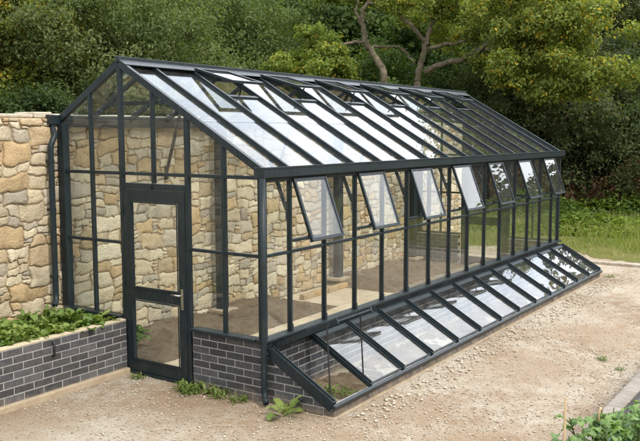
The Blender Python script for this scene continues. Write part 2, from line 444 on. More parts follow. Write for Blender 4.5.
# gable glazing (near and far)
for X in (0, L):
    near = X == 0
    def gy(y): return RF(y) if y <= YR else RB(y)
    for k in (1, 2, 3, 4, 5):
        y = k*SG
        z0 = {1: .632, 2: 0.0, 3: 2.10, 4: 0.0, 5: .632}[k]; w = .05 if k in (2, 4) else .032
        part(MB().box(X-.024, X+.024, y-w/2, y+w/2, z0+.004, gy(y)-.02), 'glazing_bar')
    for k in range(6):
        a, b = k*SG+.017, (k+1)*SG-.017
        part(MB().box(X-.017, X+.017, a, b, ZE-.018, ZE+.018), 'transom')
        if k in (0, 1, 4, 5): part(MB().box(X-.017, X+.017, a, b, ZT-.016, ZT+.016), 'transom')
        z0 = 2.10 if k in (2, 3) else .634
        a, b = k*SG+.012, (k+1)*SG-.012
        mb = MB()
        q = [(X-.002, a, z0), (X-.002, b, z0), (X-.002, b, gy(b)-.03), (X-.002, a, gy(a)-.03)]
        vs = q + [(x+.004, y, z) for x, y, z in q]
        mb.add(vs, [(0, 3, 2, 1), (4, 5, 6, 7), (0, 1, 5, 4), (1, 2, 6, 5), (2, 3, 7, 6), (3, 0, 4, 7)])
        part(mb, 'pane', 'glass', bev=0)
    part(MB().box(X-.026, X+.026, 2*SG+.026, 4*SG-.026, 2.035, 2.10), 'door_header')
    part(MB().box(X-.04, X+.04, 2*SG+.026, 4*SG-.026, .0, .035), 'threshold')
    part(MB().box(X-.03, X+.03, 1.43, 1.49, 2.05, 2.075).box(X-.045, X-.0265, 1.445, 1.475, 2.04, 2.085), 'door_catch')
    # door leaf
    ya, yb = 2*SG+.03, 4*SG-.03
    dr = MB()
    dr.box(X-.028, X+.028, ya, ya+.10, .04, 2.03).box(X-.028, X+.028, yb-.10, yb, .04, 2.03)
    dr.box(X-.0275, X+.0275, ya+.10, yb-.10, 1.905, 2.03).box(X-.0275, X+.0275, ya+.10, yb-.10, .84, .965).box(X-.0275, X+.0275, ya+.10, yb-.10, .04, .165)
    door = part(dr, 'door', bev=.004)
    bd = MB()
    for (z0, z1) in ((.165, .84), (.965, 1.905)):
        bd.box(X-.034, X-.028, ya+.10, ya+.115, z0, z1).box(X-.034, X-.028, yb-.115, yb-.10, z0, z1).box(X-.034, X-.028, ya+.115, yb-.115, z1-.015, z1).box(X-.036, X-.028, ya+.115, yb-.115, z0, z0+.022)
    part(bd, 'glazing_bead', 'metal', door, .002)
    part(MB().box(X-.003, X+.003, ya+.098, yb-.098, .163, .842).box(X-.003, X+.003, ya+.098, yb-.098, .963, 1.907), 'pane', 'glass', door, 0)
    if near:
        hy = ya + .05
        part(MB().box(-.036, -.0282, hy-.017, hy+.017, .80, 1.02), 'handle_plate', 'steel', door, .002)
        part(MB().tube([(-.036, hy, .955), (-.075, hy, .955)], .009, 10).tube([(-.075, hy-.008, .955), (-.078, hy+.06, .957), (-.072, hy+.125, .953)], [.010, .0095, .008], 10), 'handle', 'steel', door, 0, True)
        part(MB().tube([(-.0285, hy, .58), (-.040, hy, .58)], .013, 12), 'lock', 'iron', door, 0)
        for z in (.25, 1.0, 1.8): part(MB().tube([(-.034, yb+.008, z-.045), (-.034, yb+.008, z+.045)], .009, 8), 'hinge', 'metal', door, 0)
    # verge rafters
    part(MB().bar((X, -.06, RF(-.06)), (X, YR, ZR), .05, .072, AXU, -.025), 'verge_rafter')
    part(MB().bar((X, YR, ZR), (X, W+.09, RB(W+.09)), .05, .072, AXU, -.025), 'verge_rafter')

# roof bars and panes
RV = [2, 4, 6, 8, 10, 12]                                 # bays with an open roof light
def slab(a, b, ya, yb, fn, t=.004, tilt=0, dz=0):
    q = [(a, ya, fn(ya)+dz), (b, ya, fn(ya)+tilt+dz), (b, yb, fn(yb)+tilt+dz), (a, yb, fn(yb)+dz)]
    return q + [(x, y, z+t) for x, y, z in q]
BOXF = [(0, 3, 2, 1), (4, 5, 6, 7), (0, 1, 5, 4), (1, 2, 6, 5), (2, 3, 7, 6), (3, 0, 4, 7)]
for i in range(1, 15):
    x = XB[i]
    part(MB().bar((x, .0, RF(0)), (x, YR-.03, RF(YR-.03)), .034, .062, AXU, -.022), 'rafter')
    part(MB().bar((x, YR+.03, RB(YR+.03)), (x, W+.03, RB(W+.03)), .034, .062, AXU, -.022), 'rafter')
for i in range(15):
    a, b = XB[i]+.012, XB[i+1]-.012
    mb = MB(); t1, t2 = rnd.uniform(-.003, .003), rnd.uniform(-.003, .003)
    top = 1.34 if i in RV else YR-.02
    mb.add(slab(a, b, -.03, .86, RF, .004, t1), BOXF); mb.add(slab(a, b, .84, top, RF, .004, t2, .006), BOXF)
    part(mb, 'pane', 'glass', bev=0)
    part(MB().add(slab(a, b, YR+.02, W+.06, RB), BOXF), 'pane', 'glass', bev=0)
    if i in RV:
        part(MB().bar((a, 1.355, RF(1.355)), (b, 1.355, RF(1.355)), .05, .04, (0, 1, .5), -.015), 'roof_light_sill')
        # opened light
        h = Vector((0, 1.84, RF(1.84)+.045)); ln = .60; ang = math.atan((ZR-2.255)/YR) - radians(rnd.choice((14, 14.6, 13.4)))
        dv = Vector((0, -cos(ang), -sin(ang))); e = h + dv*ln
        xa, xb = XB[i]+.022, XB[i+1]-.022
        fm = MB()
        fm.bar((xa+.018, h.y, h.z), (xa+.018, e.y, e.z), .036, .032, AXU, 0).bar((xb-.018, h.y, h.z), (xb-.018, e.y, e.z), .036, .032, AXU, 0)
        e2 = e - dv*.02; h2 = h + dv*.02
        fm.bar((xa+.036, e2.y, e2.z), (xb-.036, e2.y, e2.z), .04, .03, tuple(dv), .001).bar((xa+.036, h2.y, h2.z), (xb-.036, h2.y, h2.z), .04, .03, tuple(dv), .001)
        rl = part(fm, 'roof_light')
        nrm = Vector((0, -dv.z, dv.y)); nrm = nrm if nrm.z > 0 else -nrm
        q = [(xa+.03, h2.y, h2.z), (xb-.03, h2.y, h2.z), (xb-.03, e2.y, e2.z), (xa+.03, e2.y, e2.z)]
        vs = [tuple(Vector(p) + nrm*.015) for p in q] + [tuple(Vector(p) + nrm*.019) for p in q]
        part(MB().add(vs, [(0, 1, 2, 3), (7, 6, 5, 4), (0, 4, 5, 1), (1, 5, 6, 2), (2, 6, 7, 3), (3, 7, 4, 0)]), 'pane', 'glass', rl, 0)
        xm = (xa + xb)/2
        part(MB().bar((xm, 1.40, RF(1.40)), (xm, e.y+.08, e.z+.01), .02, .012, AXU), 'stay', 'metal', rl, 0)
# ridge
rg = MB()
for (sy, fn) in ((-1, RF), (1, RB)):
    y1 = YR + sy*.115
    rg.bar((-.03, (YR + y1)/2, fn((YR + y1)/2)+.05), (L+.03, (YR + y1)/2, fn((YR + y1)/2)+.05), .135, .012, (0, y1-YR, fn(y1)-ZR), 0)
rg.box(-.035, L+.035, YR-.02, YR+.02, ZR+.02, ZR+.085)
part(rg, 'ridge', bev=.004)
part(MB().box(.03, L-.03, YR-.02, YR+.02, ZR-.10, ZR-.005), 'ridge_beam')

# collar ties, knee brackets, wall columns
for i in (1, 3, 5, 7, 9, 11, 13):
    x = XB[i]; part(MB().bar((x, 1.27, 2.97), (x, 2.56, 2.97), .03, .05, AXU), 'collar_tie')
for i in (1, 3, 5, 7, 9, 11, 13):
    x = XB[i]
    part(MB().bar((x, .03, 1.86), (x, .24, 2.36), .028, .035, AXU).box(x-.018, x+.018, .0225, .034, 1.76, 1.95), 'bracket')
for x in (1.68, 4.166, 6.654):
    part(MB().bar((x, W+.035, 2.12), (x, W-.22, 2.86), .028, .038, AXU).box(x-.02, x+.02, W+.02, W+.06, 2.02, 2.2), 'bracket')
for x in (2.60, 5.66, 8.45):
    cl = part(MB().box(x-.075, x+.075, 2.72, 2.83, .14, RB(2.78)-.03), 'wall_column')
    part(MB().box(x-.17, x+.17, 2.62, 2.90, .09, .139), 'column_base', 'concrete', cl, .006)

# front windows, hung from the eaves and pushed open
for i in range(1, 15, 2):
    xa, xb = XB[i]+.017, XB[i+1]-.017
    ang = radians({1: 20.5, 3: 19.5, 5: 20, 7: 21, 9: 19.5, 11: 20.5, 13: 20}[i])
    h = Vector((0, -.032, 2.175)); dv = Vector((0, -sin(ang), -cos(ang))); nv = Vector((0, -cos(ang), sin(ang))); ln = .655
    e = h + dv*ln
    fm = MB()
    for xx in (xa+.016, xb-.016): fm.bar((xx, h.y, h.z), (xx, e.y, e.z), .032, .034, AXU)
    p1, p2 = h + dv*.017, e - dv*.014
    fm.bar((xa+.032, p1.y, p1.z), (xb-.032, p1.y, p1.z), .034, .028, tuple(dv)).bar((xa+.032, p2.y, p2.z), (xb-.032, p2.y, p2.z), .028, .03, tuple(dv))
    fm.bar((xa, e.y, e.z), (xb, e.y, e.z), .012, .05, tuple(dv))
    wn = part(fm, 'window')
    q = [(xa+.028, p1.y, p1.z), (xb-.028, p1.y, p1.z), (xb-.028, p2.y, p2.z), (xa+.028, p2.y, p2.z)]
    vs = [tuple(Vector(p) + nv*.006) for p in q] + [tuple(Vector(p) + nv*.010) for p in q]
    part(MB().add(vs, [(0, 1, 2, 3), (7, 6, 5, 4), (0, 4, 5, 1), (1, 5, 6, 2), (2, 6, 7, 3), (3, 7, 4, 0)]), 'pane', 'glass', wn, 0)
    xm = (xa + xb)/2
    part(MB().bar((xm, -.01, 1.572), (xm, e.y+.03, e.z+.02), .018, .010, AXU).box(xm-.02, xm+.02, -.045, -.025, 1.565, 1.59), 'stay', 'metal', wn, 0)

# downpipes
def pipe(pts, r, name):
    mb = MB().tube(pts, r, 14); o = part(mb, name, 'metal', gh, 0, True)
    return o
p = pipe([(-.062, -.052, 2.2), (-.062, -.052, 1.2), (-.062, -.052, .15), (-.068, -.06, .10), (-.09, -.085, .065), (-.125, -.12, .05)], .031, 'downpipe')
for z in (.42, 1.35): part(MB().tube([(-.062, -.052, z), (-.062, -.052, z+.035)], .035, 14), 'pipe_clip', 'metal', p, 0)
yp = W - .01
p = pipe([(-.105, W+.066, 2.735), (-.105, W+.03, 2.655), (-.108, W+.005, 2.63), (-.122, yp, 2.605), (-.175, yp-.008, 2.52), (-.189, yp-.01, 2.49), (-.192, yp-.01, 2.45), (-.192, yp-.01, 1.4), (-.192, yp-.01, .80), (-.20, yp-.02, .745), (-.235, yp-.05, .70), (-.26, yp-.07, .69)], .033, 'downpipe')
for z in (.98, 1.75, 2.30): part(MB().tube([(-.192, yp-.01, z), (-.192, yp-.01, z+.04)], .038, 14).box(-.205, -.18, yp+.02, yp+.08, z+.008, z+.03), 'pipe_clip', 'metal', p, 0)

# ------------------------------------------------------------------ cold frame along the front
cf = thing('cold_frame', 'long sloping glass cold frame along the greenhouse front, one lid propped up', 'cold frame', (0, -.4, 0))
OFF = (0, -.4, 0)
def cpart(mb, name, m='metal', parent=cf, bev=.003): return mb.build(name, m, parent, False, bev, OFF)
ct, cb = (-.085, .53), (-.815, .115)                       # (y, z) of the head and foot of the slope
SL = lambda y: cb[1] + (ct[1] - cb[1])*(y - cb[0])/(ct[0] - cb[0])
bb, bm = MB(), MB()
bricks(bb, bm, (0, cb[0]-.0, 0), (1, 0, 0), (0, -1, 0), L, 1)
for X, nx in ((0.0, -1), (L, 1)):
    bricks(bb, bm, (X, -.0225, 0), (0, -1, 0), (nx, 0, 0), .795, 7, keep=lambda z: (-.0225) - (cb[0] + (z + .02 - cb[1] + .055)*(ct[0]-cb[0])/(ct[1]-cb[1])), core=False)
    x0, x1 = (X + .005, X + .1) if nx < 0 else (X - .1, X - .005)
    prof = [(-.0225, .002), (cb[0]+.005, .002), (cb[0]+.005, SL(cb[0])-.05), (-.0225, SL(-.0225)-.05)]
    bm.add([(x0, y, z) for y, z in prof] + [(x1, y, z) for y, z in prof], BOXF)
o = cpart(bb, 'brick_base', 'brick', bev=0)
cpart(bm, 'mortar_joints', 'brick_mortar', o, 0)
cpart(MB().box(-.03, L+.03, cb[0]-.03, cb[0]+.12, -.05, .007), 'footing', 'concrete', bev=.003)
PW = L/13
cpart(MB().box(-.03, L+.03, -.100, -.028, .530, .556), 'head_rail')
cpart(MB().bar((-.03, cb[0]-.012, cb[1]-.01), (L+.03, cb[0]-.012, cb[1]-.01), .035, .05, (0, 1, .5)), 'foot_rail')
for k in range(14):
    x = k*PW; w = .065 if k in (0, 13) else .046
    if k == 0: x += .012
    if k == 13: x -= .012
    cpart(MB().bar((x, ct[0], SL(ct[0])), (x, cb[0]+.01, SL(cb[0]+.01)), w, .05 if w < .06 else .11, AXU, -.012 if w < .06 else -.07)
          .bar((x, ct[0], SL(ct[0])), (x, cb[0]+.02, SL(cb[0]+.02)), .016, .018, AXU, .0385), 'rail')
LBOX = [(0, 1, 2, 3), (7, 6, 5, 4), (0, 4, 5, 1), (1, 5, 6, 2), (2, 6, 7, 3), (3, 7, 4, 0)]
for k in range(13):
    xa, xb = k*PW + .026, (k+1)*PW - .026
    if k == 0:
        xa = .03; h = Vector((0, ct[0]-.005, ct[1]+.035)); an = radians(25); dv = Vector((0, -cos(an), sin(an)))
    else:
        h = Vector((0, ct[0]-.005, SL(ct[0]-.005)+.012)); dv = Vector((0, cb[0]-ct[0], cb[1]-ct[1])).normalized()
    ln = math.hypot(cb[0]-ct[0], cb[1]-ct[1]) - .02
    e = h + dv*ln; nv = Vector((0, -dv.z, dv.y)); nv = nv if nv.z > 0 else -nv
    fm = MB()
    for xx in (xa+.012, xb-.012): fm.bar((xx, h.y, h.z), (xx, e.y, e.z), .024, .05 if k == 0 else .022, AXU)
    a1, a2 = h + dv*.03, e - dv*.012
    fm.bar((xa+.024, a1.y, a1.z), (xb-.024, a1.y, a1.z), .06, .02, tuple(dv)).bar((xa+.024, a2.y, a2.z), (xb-.024, a2.y, a2.z), .018, .018, tuple(dv))
    ld = fm.build('lid', 'metal', cf, False, .002, OFF)
    if k == 0: ld['label'] = 'raised lid propped up on two thin rods'
    wob = rnd.uniform(-.002, .002)
    q = [(xa+.02, a1.y, a1.z), (xb-.02, a1.y, a1.z+wob), (xb-.02, a2.y, a2.z+wob), (xa+.02, a2.y, a2.z)]
    vs = [tuple(Vector(p) + nv*.002) for p in q] + [tuple(Vector(p) + nv*.006) for p in q]
    MB().add(vs, LBOX).build('pane', 'glass', ld, False, 0, OFF)
for x, y0, y1 in ((.035, -.755, -.715), (PW, -.72, -.68)):
    cpart(MB().tube([(x, y0, SL(y0)+.03), (x, y1, .86)], .008, 8).box(x-.014, x+.014, y0-.02, y0+.02, SL(y0)+.03, SL(y0)+.055), 'prop_rod', 'iron', bev=0)

# ------------------------------------------------------------------ rubble stone wall
def rubble(x0, x1, z0, z1, y, seed):
    rg = random.Random(seed); cell = .0467
    nx, nz = round((x1-x0)/cell), round((z1-z0)/cell)
    occ = np.zeros((nx, nz), bool); rects = []
    for j in range(nz):
        for i in range(nx):
            if occ[i, j]: continue
            w, h = rg.choice([(3, 2), (4, 2), (5, 3), (6, 3), (4, 3), (7, 4), (5, 3), (3, 2), (2, 1), (8, 5), (6, 2), (9, 4), (5, 2), (4, 3), (2, 2), (6, 4)])
            ww = 0
            while ww < w and i+ww < nx and not occ[i+ww, j]: ww += 1
            hh = min(h, nz-j)
            if nz - (j+hh) == 1: hh += 1
            # never leave a one-cell sliver to the right
            if i+ww+1 <= nx-1 and not occ[min(i+ww, nx-1), j] and i+ww+1 < nx and occ[i+ww+1, j]: ww += 1
            hh = min(hh, max(1, int(ww*.72 + .3)))
            occ[i:i+ww, j:j+hh] = True; rects.append((i, i+ww, j, j+hh))
    ph = [rg.uniform(0, 6.28) for _ in range(12)]
    nodes = {}
    def warp(x, z):
        key = (round(x/cell*2), round(z/cell*2))
        if key not in nodes: nodes[key] = (rg.gauss(0, .0125), rg.gauss(0, .0105))
        jx, jz = nodes[key]
        dx = jx + .020*sin(6.1*z+ph[0]+1.7*sin(2.3*x+ph[1])) + .014*sin(13*z+9*x+ph[2])
        dz = jz + .022*sin(4.3*x+ph[3]+1.5*sin(3.1*z+ph[4])) + .016*sin(11*x-7*z+ph[5])
        k = min(1, max(0, (z1-.02-z)/.15)); k2 = min(1, max(0, (z-z0)/.1))
        kx = min(1, (x-x0)/.2, (x1-x)/.2)
        return x + dx*max(0, kx), z + dz*min(k, k2)
    mb = MB()
    pal = [(.74, .625, .45), (.78, .68, .50), (.66, .52, .34), (.74, .63, .45), (.62, .47, .28), (.82, .73, .56), (.62, .55, .44), (.68, .50, .29), (.56, .50, .41), (.74, .64, .48)]
    for (i0, i1, j0, j1) in rects:
        a, b, c, d = x0+i0*cell, x0+i1*cell, z0+j0*cell, z0+j1*cell
        per = []
        nxs, nzs = max(2, (i1-i0)), max(2, (j1-j0))
        for k in range(nxs): per.append((a+(b-a)*k/nxs, c))
        for k in range(nzs): per.append((b, c+(d-c)*k/nzs))
        for k in range(nxs): per.append((b-(b-a)*k/nxs, d))
        for k in range(nzs): per.append((a, d-(d-c)*k/nzs))
        per = [warp(*p) for p in per]
        cx, cz = sum(p[0] for p in per)/len(per), sum(p[1] for p in per)/len(per)
        # round the corners (two passes), pull in by the joint
        cut = [rg.random() for _ in range(4)]
        for _ in range(1):
            q = []
            for k in range(len(per)):
                p0, p1 = per[k], per[(k+1) % len(per)]
                q += [(p0[0]*.86+p1[0]*.14, p0[1]*.86+p1[1]*.14), (p0[0]*.14+p1[0]*.86, p0[1]*.14+p1[1]*.86)]
            per = q
        hw, hz = (b-a)/2, (d-c)/2; g = rg.uniform(.003, .008)
        sx, sz = 1-g/hw, 1-g/hz
        jit = [1 + rg.uniform(-.045, .01) for _ in per]
        col = list(rg.choice(pal)); k = rg.uniform(.82, 1.14); col = tuple(v*k for v in col)
        proud = rg.uniform(.006, .022); tx, tz = rg.uniform(-.10, .10), rg.uniform(-.10, .10)
        rings = [(1.0, .034), (.992, .000), (.972, -proud*.65), (.925, -proud), (.45, -proud*1.04)]
        n = len(per); base = len(mb.v)
        for (s, dy) in rings:
            for kk, (px, pz) in enumerate(per):
                s2 = s*jit[kk]
                qx, qz = cx+(px-cx)*sx*s2, cz+(pz-cz)*sz*s2
                bumpv = (rg.uniform(-.0035, .0035) if .5 < s < .92 else 0)
                yy = y + dy + ((qx-cx)*tx + (qz-cz)*tz if s < .99 else 0) + bumpv
                mb.v.append((qx, min(yy, y+.04), qz)); mb.c.append(col)
        mb.v.append((cx, y-proud*1.07, cz)); mb.c.append(col)
        for r in range(len(rings)-1):
            for kk in range(n):
                p0, p1 = base+r*n+kk, base+r*n+(kk+1) % n
                mb.f.append((p0, p1, p1+n, p0+n))
        for kk in range(n): mb.f.append((base+(len(rings)-1)*n+kk, base+(len(rings)-1)*n+(kk+1) % n, base+len(rings)*n))
    return mb
sw = thing('stone_wall', 'tall pale sandstone rubble wall behind the greenhouse', 'wall', (0, 3.1, 0))
YW = W + .075
mb = rubble(-5.5, 11.2, 0, 2.80, YW, 3)
mb.build('stonework', 'stone', sw, True, 0, (0, 3.1, 0))
MB().box(-5.5, 11.2, YW+.016, YW+.36, 0, 2.80).build('mortar_core', 'mortar', sw, False, 0, (0, 3.1, 0))
cp = MB(); x = -5.5
while x < 11.2:
    w = rnd.uniform(.22, .5); k = rnd.uniform(.85, 1.1); h = rnd.uniform(.03, .07)
    cp.box(x+.006, min(x+w, 11.22)-.006, YW+.004+rnd.uniform(-.01, .012), YW+.38, 2.803, 2.803+h, (.70*k, .63*k, .51*k)); x += w
cp.build('coping', 'stone', sw, False, .015, (0, 3.1, 0))

# ------------------------------------------------------------------ raised bed left of the door
rb = thing('raised_bed', 'low dark grey brick raised bed full of leafy plants left of the greenhouse door', 'raised bed', (-2.5, 2.2, 0))
OB = (-2.5, 2.2, 0)
bb, bm = MB(), MB()
YB = 1.875
bricks(bb, bm, (-5.4, YB, .06), (1, 0, 0), (0, -1, 0), 5.36, 7, base=(.080, .076, .078))
br = bb.build('brick_side', 'brick', rb, False, 0, OB)
bm.build('mortar_joints', 'brick_mortar', br, False, 0, OB)
MB().box(-5.4, -.04, YB+.004, YB+.106, .5865, .602).build('mortar_cap', 'mortar', rb, False, .004, OB)
MB().box(-5.42, -.035, YB-.045, YB+.12, -.04, .062).build('footing', 'concrete', rb, False, .012, OB)
MB().tube([(-1.02, YB-.006, .555), (-1.02, YB-.03, .55), (-1.022, YB-.034, .51), (-1.02, YB-.03, .42), (-1.018, YB-.006, .41)], [.012, .014, .009, .012, .012], 8).build('iron_hook', 'iron', rb, True, 0, OB)
sheet_v = []
def soil_patch(name, x0, x1, y0, y1, z, parent, off, nxx=60, nyy=16, amp=.05, m='soil'):
    xs, ys = np.linspace(x0, x1, nxx), np.linspace(y0, y1, nyy); X, Y = np.meshgrid(xs, ys)
    Z = z + amp*(nrg.random(X.shape)-.5) + amp*.6*np.sin(X*5+1.3*np.sin(Y*7))*np.sin(Y*6+X)
    V = np.stack([X, Y, Z], -1).reshape(-1, 3) - np.array(off)
    i = np.arange(nxx*nyy).reshape(nyy, nxx)
    F = np.stack([i[:-1, :-1], i[:-1, 1:], i[1:, 1:], i[1:, :-1]], -1).reshape(-1, 4)
    return npmesh(name, V, F, np.ones((len(V), 3)), m, parent, True)
soil_patch('soil', -5.4, -.05, YB+.10, YW+.02, .53, rb, OB)

# soil beds inside: a mound that slopes down to the path
def mound(name, x0, x1, y0, y1, h, seed):
    nx, ny = int((x1-x0)/.07), int((y1-y0)/.07)
    xs, ys = np.linspace(x0, x1, nx), np.linspace(y0, y1, ny); X, Y = np.meshgrid(xs, ys)
    g = np.random.default_rng(seed)
    ex = np.minimum(np.clip((X-x0)/.15, 0, 1), np.clip((x1-X)/.3, 0, 1)); ey = np.clip((Y-y0)/.35, 0, 1)
    Z = -.012 + (h*(.6+.4*(Y-y0)/(y1-y0)) + .05*(g.random(X.shape)-.5) + .03*np.sin(X*4.1+2*np.sin(Y*3)))*np.minimum(ex, ey)
    Y = Y + np.where(Y <= y0+1e-6, .03*g.normal(size=Y.shape), 0)
    V = np.stack([X, Y, Z], -1).reshape(-1, 3); i = np.arange(nx*ny).reshape(ny, nx)
    F = np.stack([i[:-1, :-1], i[:-1, 1:], i[1:, 1:], i[1:, :-1]], -1).reshape(-1, 4)
    return tag(npmesh(name, V, F, np.ones((len(V), 3)), 'soil', None, True), kind='structure')
mound('soil', .10, 4.15, 1.70, YW+.02, .13, 1)
mound('soil', 5.45, L-.13, 1.50, YW+.02, .12, 2)
mound('soil', .11, L-.11, -.712, -.124, .05, 3)
# sandstone edging blocks
x = 4.2
for k in range(4):
    w = (.30, .38, .27, .34)[k]; c = (.60, .42, .22) if k % 2 else (.55, .41, .25)
    o = MB().box(-w/2, w/2, -.05, .05, 0, .085, c).build('edging_stone', 'stone', None, False, .014)
    o.location = (x + w/2, 2.52 + .01*(k % 2), .010); x += w + .01
    tag(o, 'low sandstone block edging the path at the foot of the stone wall inside', 'edging stone', 'sandstone blocks edging the inside path')
x = 5.5
for k in range(8):
    o = MB().box(-.19, .19, -.045, .045, 0, .10, (.36, .32, .27)).build('edging_slab', 'stone', None, False, .01)
    o.location = (x + .19, 1.44 + rnd.uniform(-.008, .008), .010); x += .39
    tag(o, 'grey edging slab between the far soil bed and the inside path', 'edging slab', 'grey slabs edging the far soil bed')
# row of kerb stones across the far end of the yard
y = -7.0; k = 0
while y < .35:
    w = rnd.uniform(.35, .6); kk = rnd.uniform(.85, 1.1)
    o = MB().box(-.06, .06, -w/2, w/2, -.03, .055, (.52*kk, .46*kk, .38*kk)).build('kerb_stone', 'stone', None, False, .012)
    o.location = (10.46 + rnd.uniform(-.02, .02), y + w/2, 0); o.rotation_euler = (rnd.uniform(-.02, .02), 0, rnd.uniform(-.03, .03)); y += w + .02
    tag(o, 'flat pale kerb stone where the dirt yard meets the grass', 'kerb stone', 'kerb stones at the far end of the yard')

# ------------------------------------------------------------------ raised bed bottom right
rr = thing('raised_bed', 'grey brick raised bed with bushy green plants at the near right of the yard', 'raised bed', (1.5, -4, 0))
OR = (1.5, -4, 0)
bb, bm = MB(), MB()
bricks(bb, bm, (-1.9, -3.4025, .02), (0, -1, 0), (-1, 0, 0), 1.8, 6, base=(.085, .085, .092))
bricks(bb, bm, (-1.9, -3.30, .02), (1, 0, 0), (0, -1, 0), 6.9, 6, base=(.085, .085, .092))
bricks(bb, bm, (-1.9, -3.1955, .02), (1, 0, 0), (0, 1, 0), 6.9, 6, base=(.085, .085, .092), thick=.005, core=False)
br = bb.build('brick_side', 'brick', rr, False, 0, OR)
bm.build('mortar_joints', 'brick_mortar', br, False, 0, OR)
cp = MB(); x = -1.9
while x < 5:
    k = rnd.uniform(.85, 1.15); w = min(.44, 5-x); cp.box(x+.003, x+w-.003, -3.31, -3.185, .473, .492, (.36*k, .325*k, .29*k)); x += .44
cp.build('coping', 'stone', rr, False, .006, OR)
soil_patch('soil', -1.81, 5.0, -5.2, -3.40, .12, rr, OR)

# ------------------------------------------------------------------ foliage
def quadcloud(P, Nn, size, aspect, col, fold=.18, rng=nrg):
    """one folded rhombus leaf at each point P with normal Nn"""
    n = len(P); t = rng.normal(size=(n, 3)); t[:, 2] -= .35
    t -= (t*Nn).sum(1, keepdims=True)*Nn; t /= np.linalg.norm(t, axis=1, keepdims=True)+1e-9
    b = np.cross(Nn, t); s = size*rng.uniform(.6, 1.35, (n, 1)); w = s*aspect
    V = np.stack([P - t*s*.5, P + b*w*.5 + Nn*s*fold - t*s*.08, P + t*s*.5, P - b*w*.5 + Nn*s*fold - t*s*.08], 1).reshape(-1, 3)
    F = (np.arange(n)[:, None]*4 + np.array([[0, 1, 2, 3]])); C = np.repeat(col, 4, 0)
    return V, F, C

def crown_points(blobs, n, clump, seed, droop=.0):
    """blobs: (x,y,z,rx,ry,rz). leaves sit in clumps over the shell and, more thinly, inside"""
    g = np.random.default_rng(seed); B = np.array(blobs, float)
    area = (B[:, 3]*B[:, 4] + B[:, 4]*B[:, 5] + B[:, 3]*B[:, 5]); pr = area/area.sum()
    nc = int(area.sum()*4.19/(clump*clump*2.2))
    bi = g.choice(len(B), nc, p=pr); dr = g.normal(size=(nc, 3)); dr /= np.linalg.norm(dr, axis=1, keepdims=True)
    rad = np.where(g.random(nc) < .75, 1 - np.abs(g.normal(0, .10, nc)), g.uniform(.35, .9, nc))
    rad *= 1 + .22*np.sin(dr[:, 0]*5+bi*1.7)*np.sin(dr[:, 1]*6+bi)*np.sin(dr[:, 2]*5+2.1*bi) + g.normal(0, .085, nc)
    cc = B[bi, :3] + dr*B[bi, 3:6]*rad[:, None]
    csz = clump*g.uniform(.55, 1.3, nc); ctint = g.random(nc)
    wts = csz**2; wts /= wts.sum()
    ci = g.choice(nc, n, p=wts); off = g.normal(size=(n, 3))*.5*csz[ci][:, None]; off[:, 2] *= .7
    P = cc[ci] + off; P[:, 2] -= droop*np.abs(off[:, 0])
    nm = dr[ci]*.55 + off/(csz[ci][:, None]+1e-6)*.35 + np.array([0, 0, .45]) + g.normal(size=(n, 3))*.55
    nm /= np.linalg.norm(nm, axis=1, keepdims=True)
    return P, nm, ctint[ci], g
def leafcols(tint, g, cols, odd=None, podd=0):
    """two leaf colours mixed by clump and leaf; a share of yellowing leaves"""
    a, b = np.array(cols[0]), np.array(cols[1]); n = len(tint)
    t = np.clip(tint*.75 + g.normal(0, .18, n) + .12, 0, 1)[:, None]
    c = (a*(1-t) + b*t)*g.uniform(.75, 1.2, (n, 1))
    if odd is not None:
        k = (g.random(n) < podd*np.clip(tint*2.2-.4, .1, 2)); c[k] = np.array(odd)*g.uniform(.7, 1.2, (k.sum(), 1))
    return c
def limb(mb, pts, r0, r1, seed=0, sub=4, wig=.04):
    g = random.Random(seed); P = [Vector(p) for p in pts]; out = []
    for k in range(len(P)-1):
        p0, p1, p2, p3 = P[max(k-1, 0)], P[k], P[k+1], P[min(k+2, len(P)-1)]
        for s in range(sub):
            t = s/sub
            q = .5*((2*p1) + (p2-p0)*t + (2*p0-5*p1+4*p2-p3)*t*t + (3*p1-p0-3*p2+p3)*t**3)
            out.append(q + Vector((g.uniform(-wig, wig), g.uniform(-wig, wig), g.uniform(-wig, wig)))*(0 if k == s == 0 else 1))
    out.append(P[-1]); n = len(out)
    mb.tube(out, [r0 + (r1-r0)*(i/(n-1))**.8 for i in range(n)], 9)
def tree(name, label, loc, blobs, n, size, clump, cols, seed, odd=None, podd=0, aspect=.55, trunk=None, cat='tree', trunk_r=.16, group=None, limbs=None):
    t = thing(name, label, cat, (*loc, 0), group)
    P, nm, ti, g = crown_points(blobs, n, clump, seed)
    keep = P[:, 2] > .05; P, nm, ti = P[keep], nm[keep], ti[keep]
    V, F, C = quadcloud(P, nm, size, aspect, leafcols(ti, g, cols, odd, podd), rng=g)
    npmesh('crown', V, F, C, 'leaf', t)
    mb = MB(); rr = random.Random(seed)
    zt = sum(b[2] for b in blobs)/len(blobs)
    if limbs is None:
        for k in range(3 if cat == 'shrub' else 1):
            ax, ay = (rr.uniform(-.5, .5), rr.uniform(-.5, .5)) if cat == 'shrub' else (0, 0)
            limb(mb, [(ax*.3, ay*.3, -.1), (ax*.6+rr.uniform(-.1, .1), ay*.6, zt*.45), (ax, ay, zt)], trunk_r, trunk_r*.45, seed+k)
        for b in blobs[:8]:
            limb(mb, [(0, 0, zt*.5), (b[0]*.5+rr.uniform(-.2, .2), b[1]*.5, (zt*.5+b[2])*.52), (b[0]*.95, b[1]*.95, b[2]+.1)], trunk_r*.5, .02, seed+9)
    else:
        for (pts, r0, r1) in limbs: limb(mb, pts, r0, r1, seed)
    mb.build('trunk', 'bark', t, True)
    return t
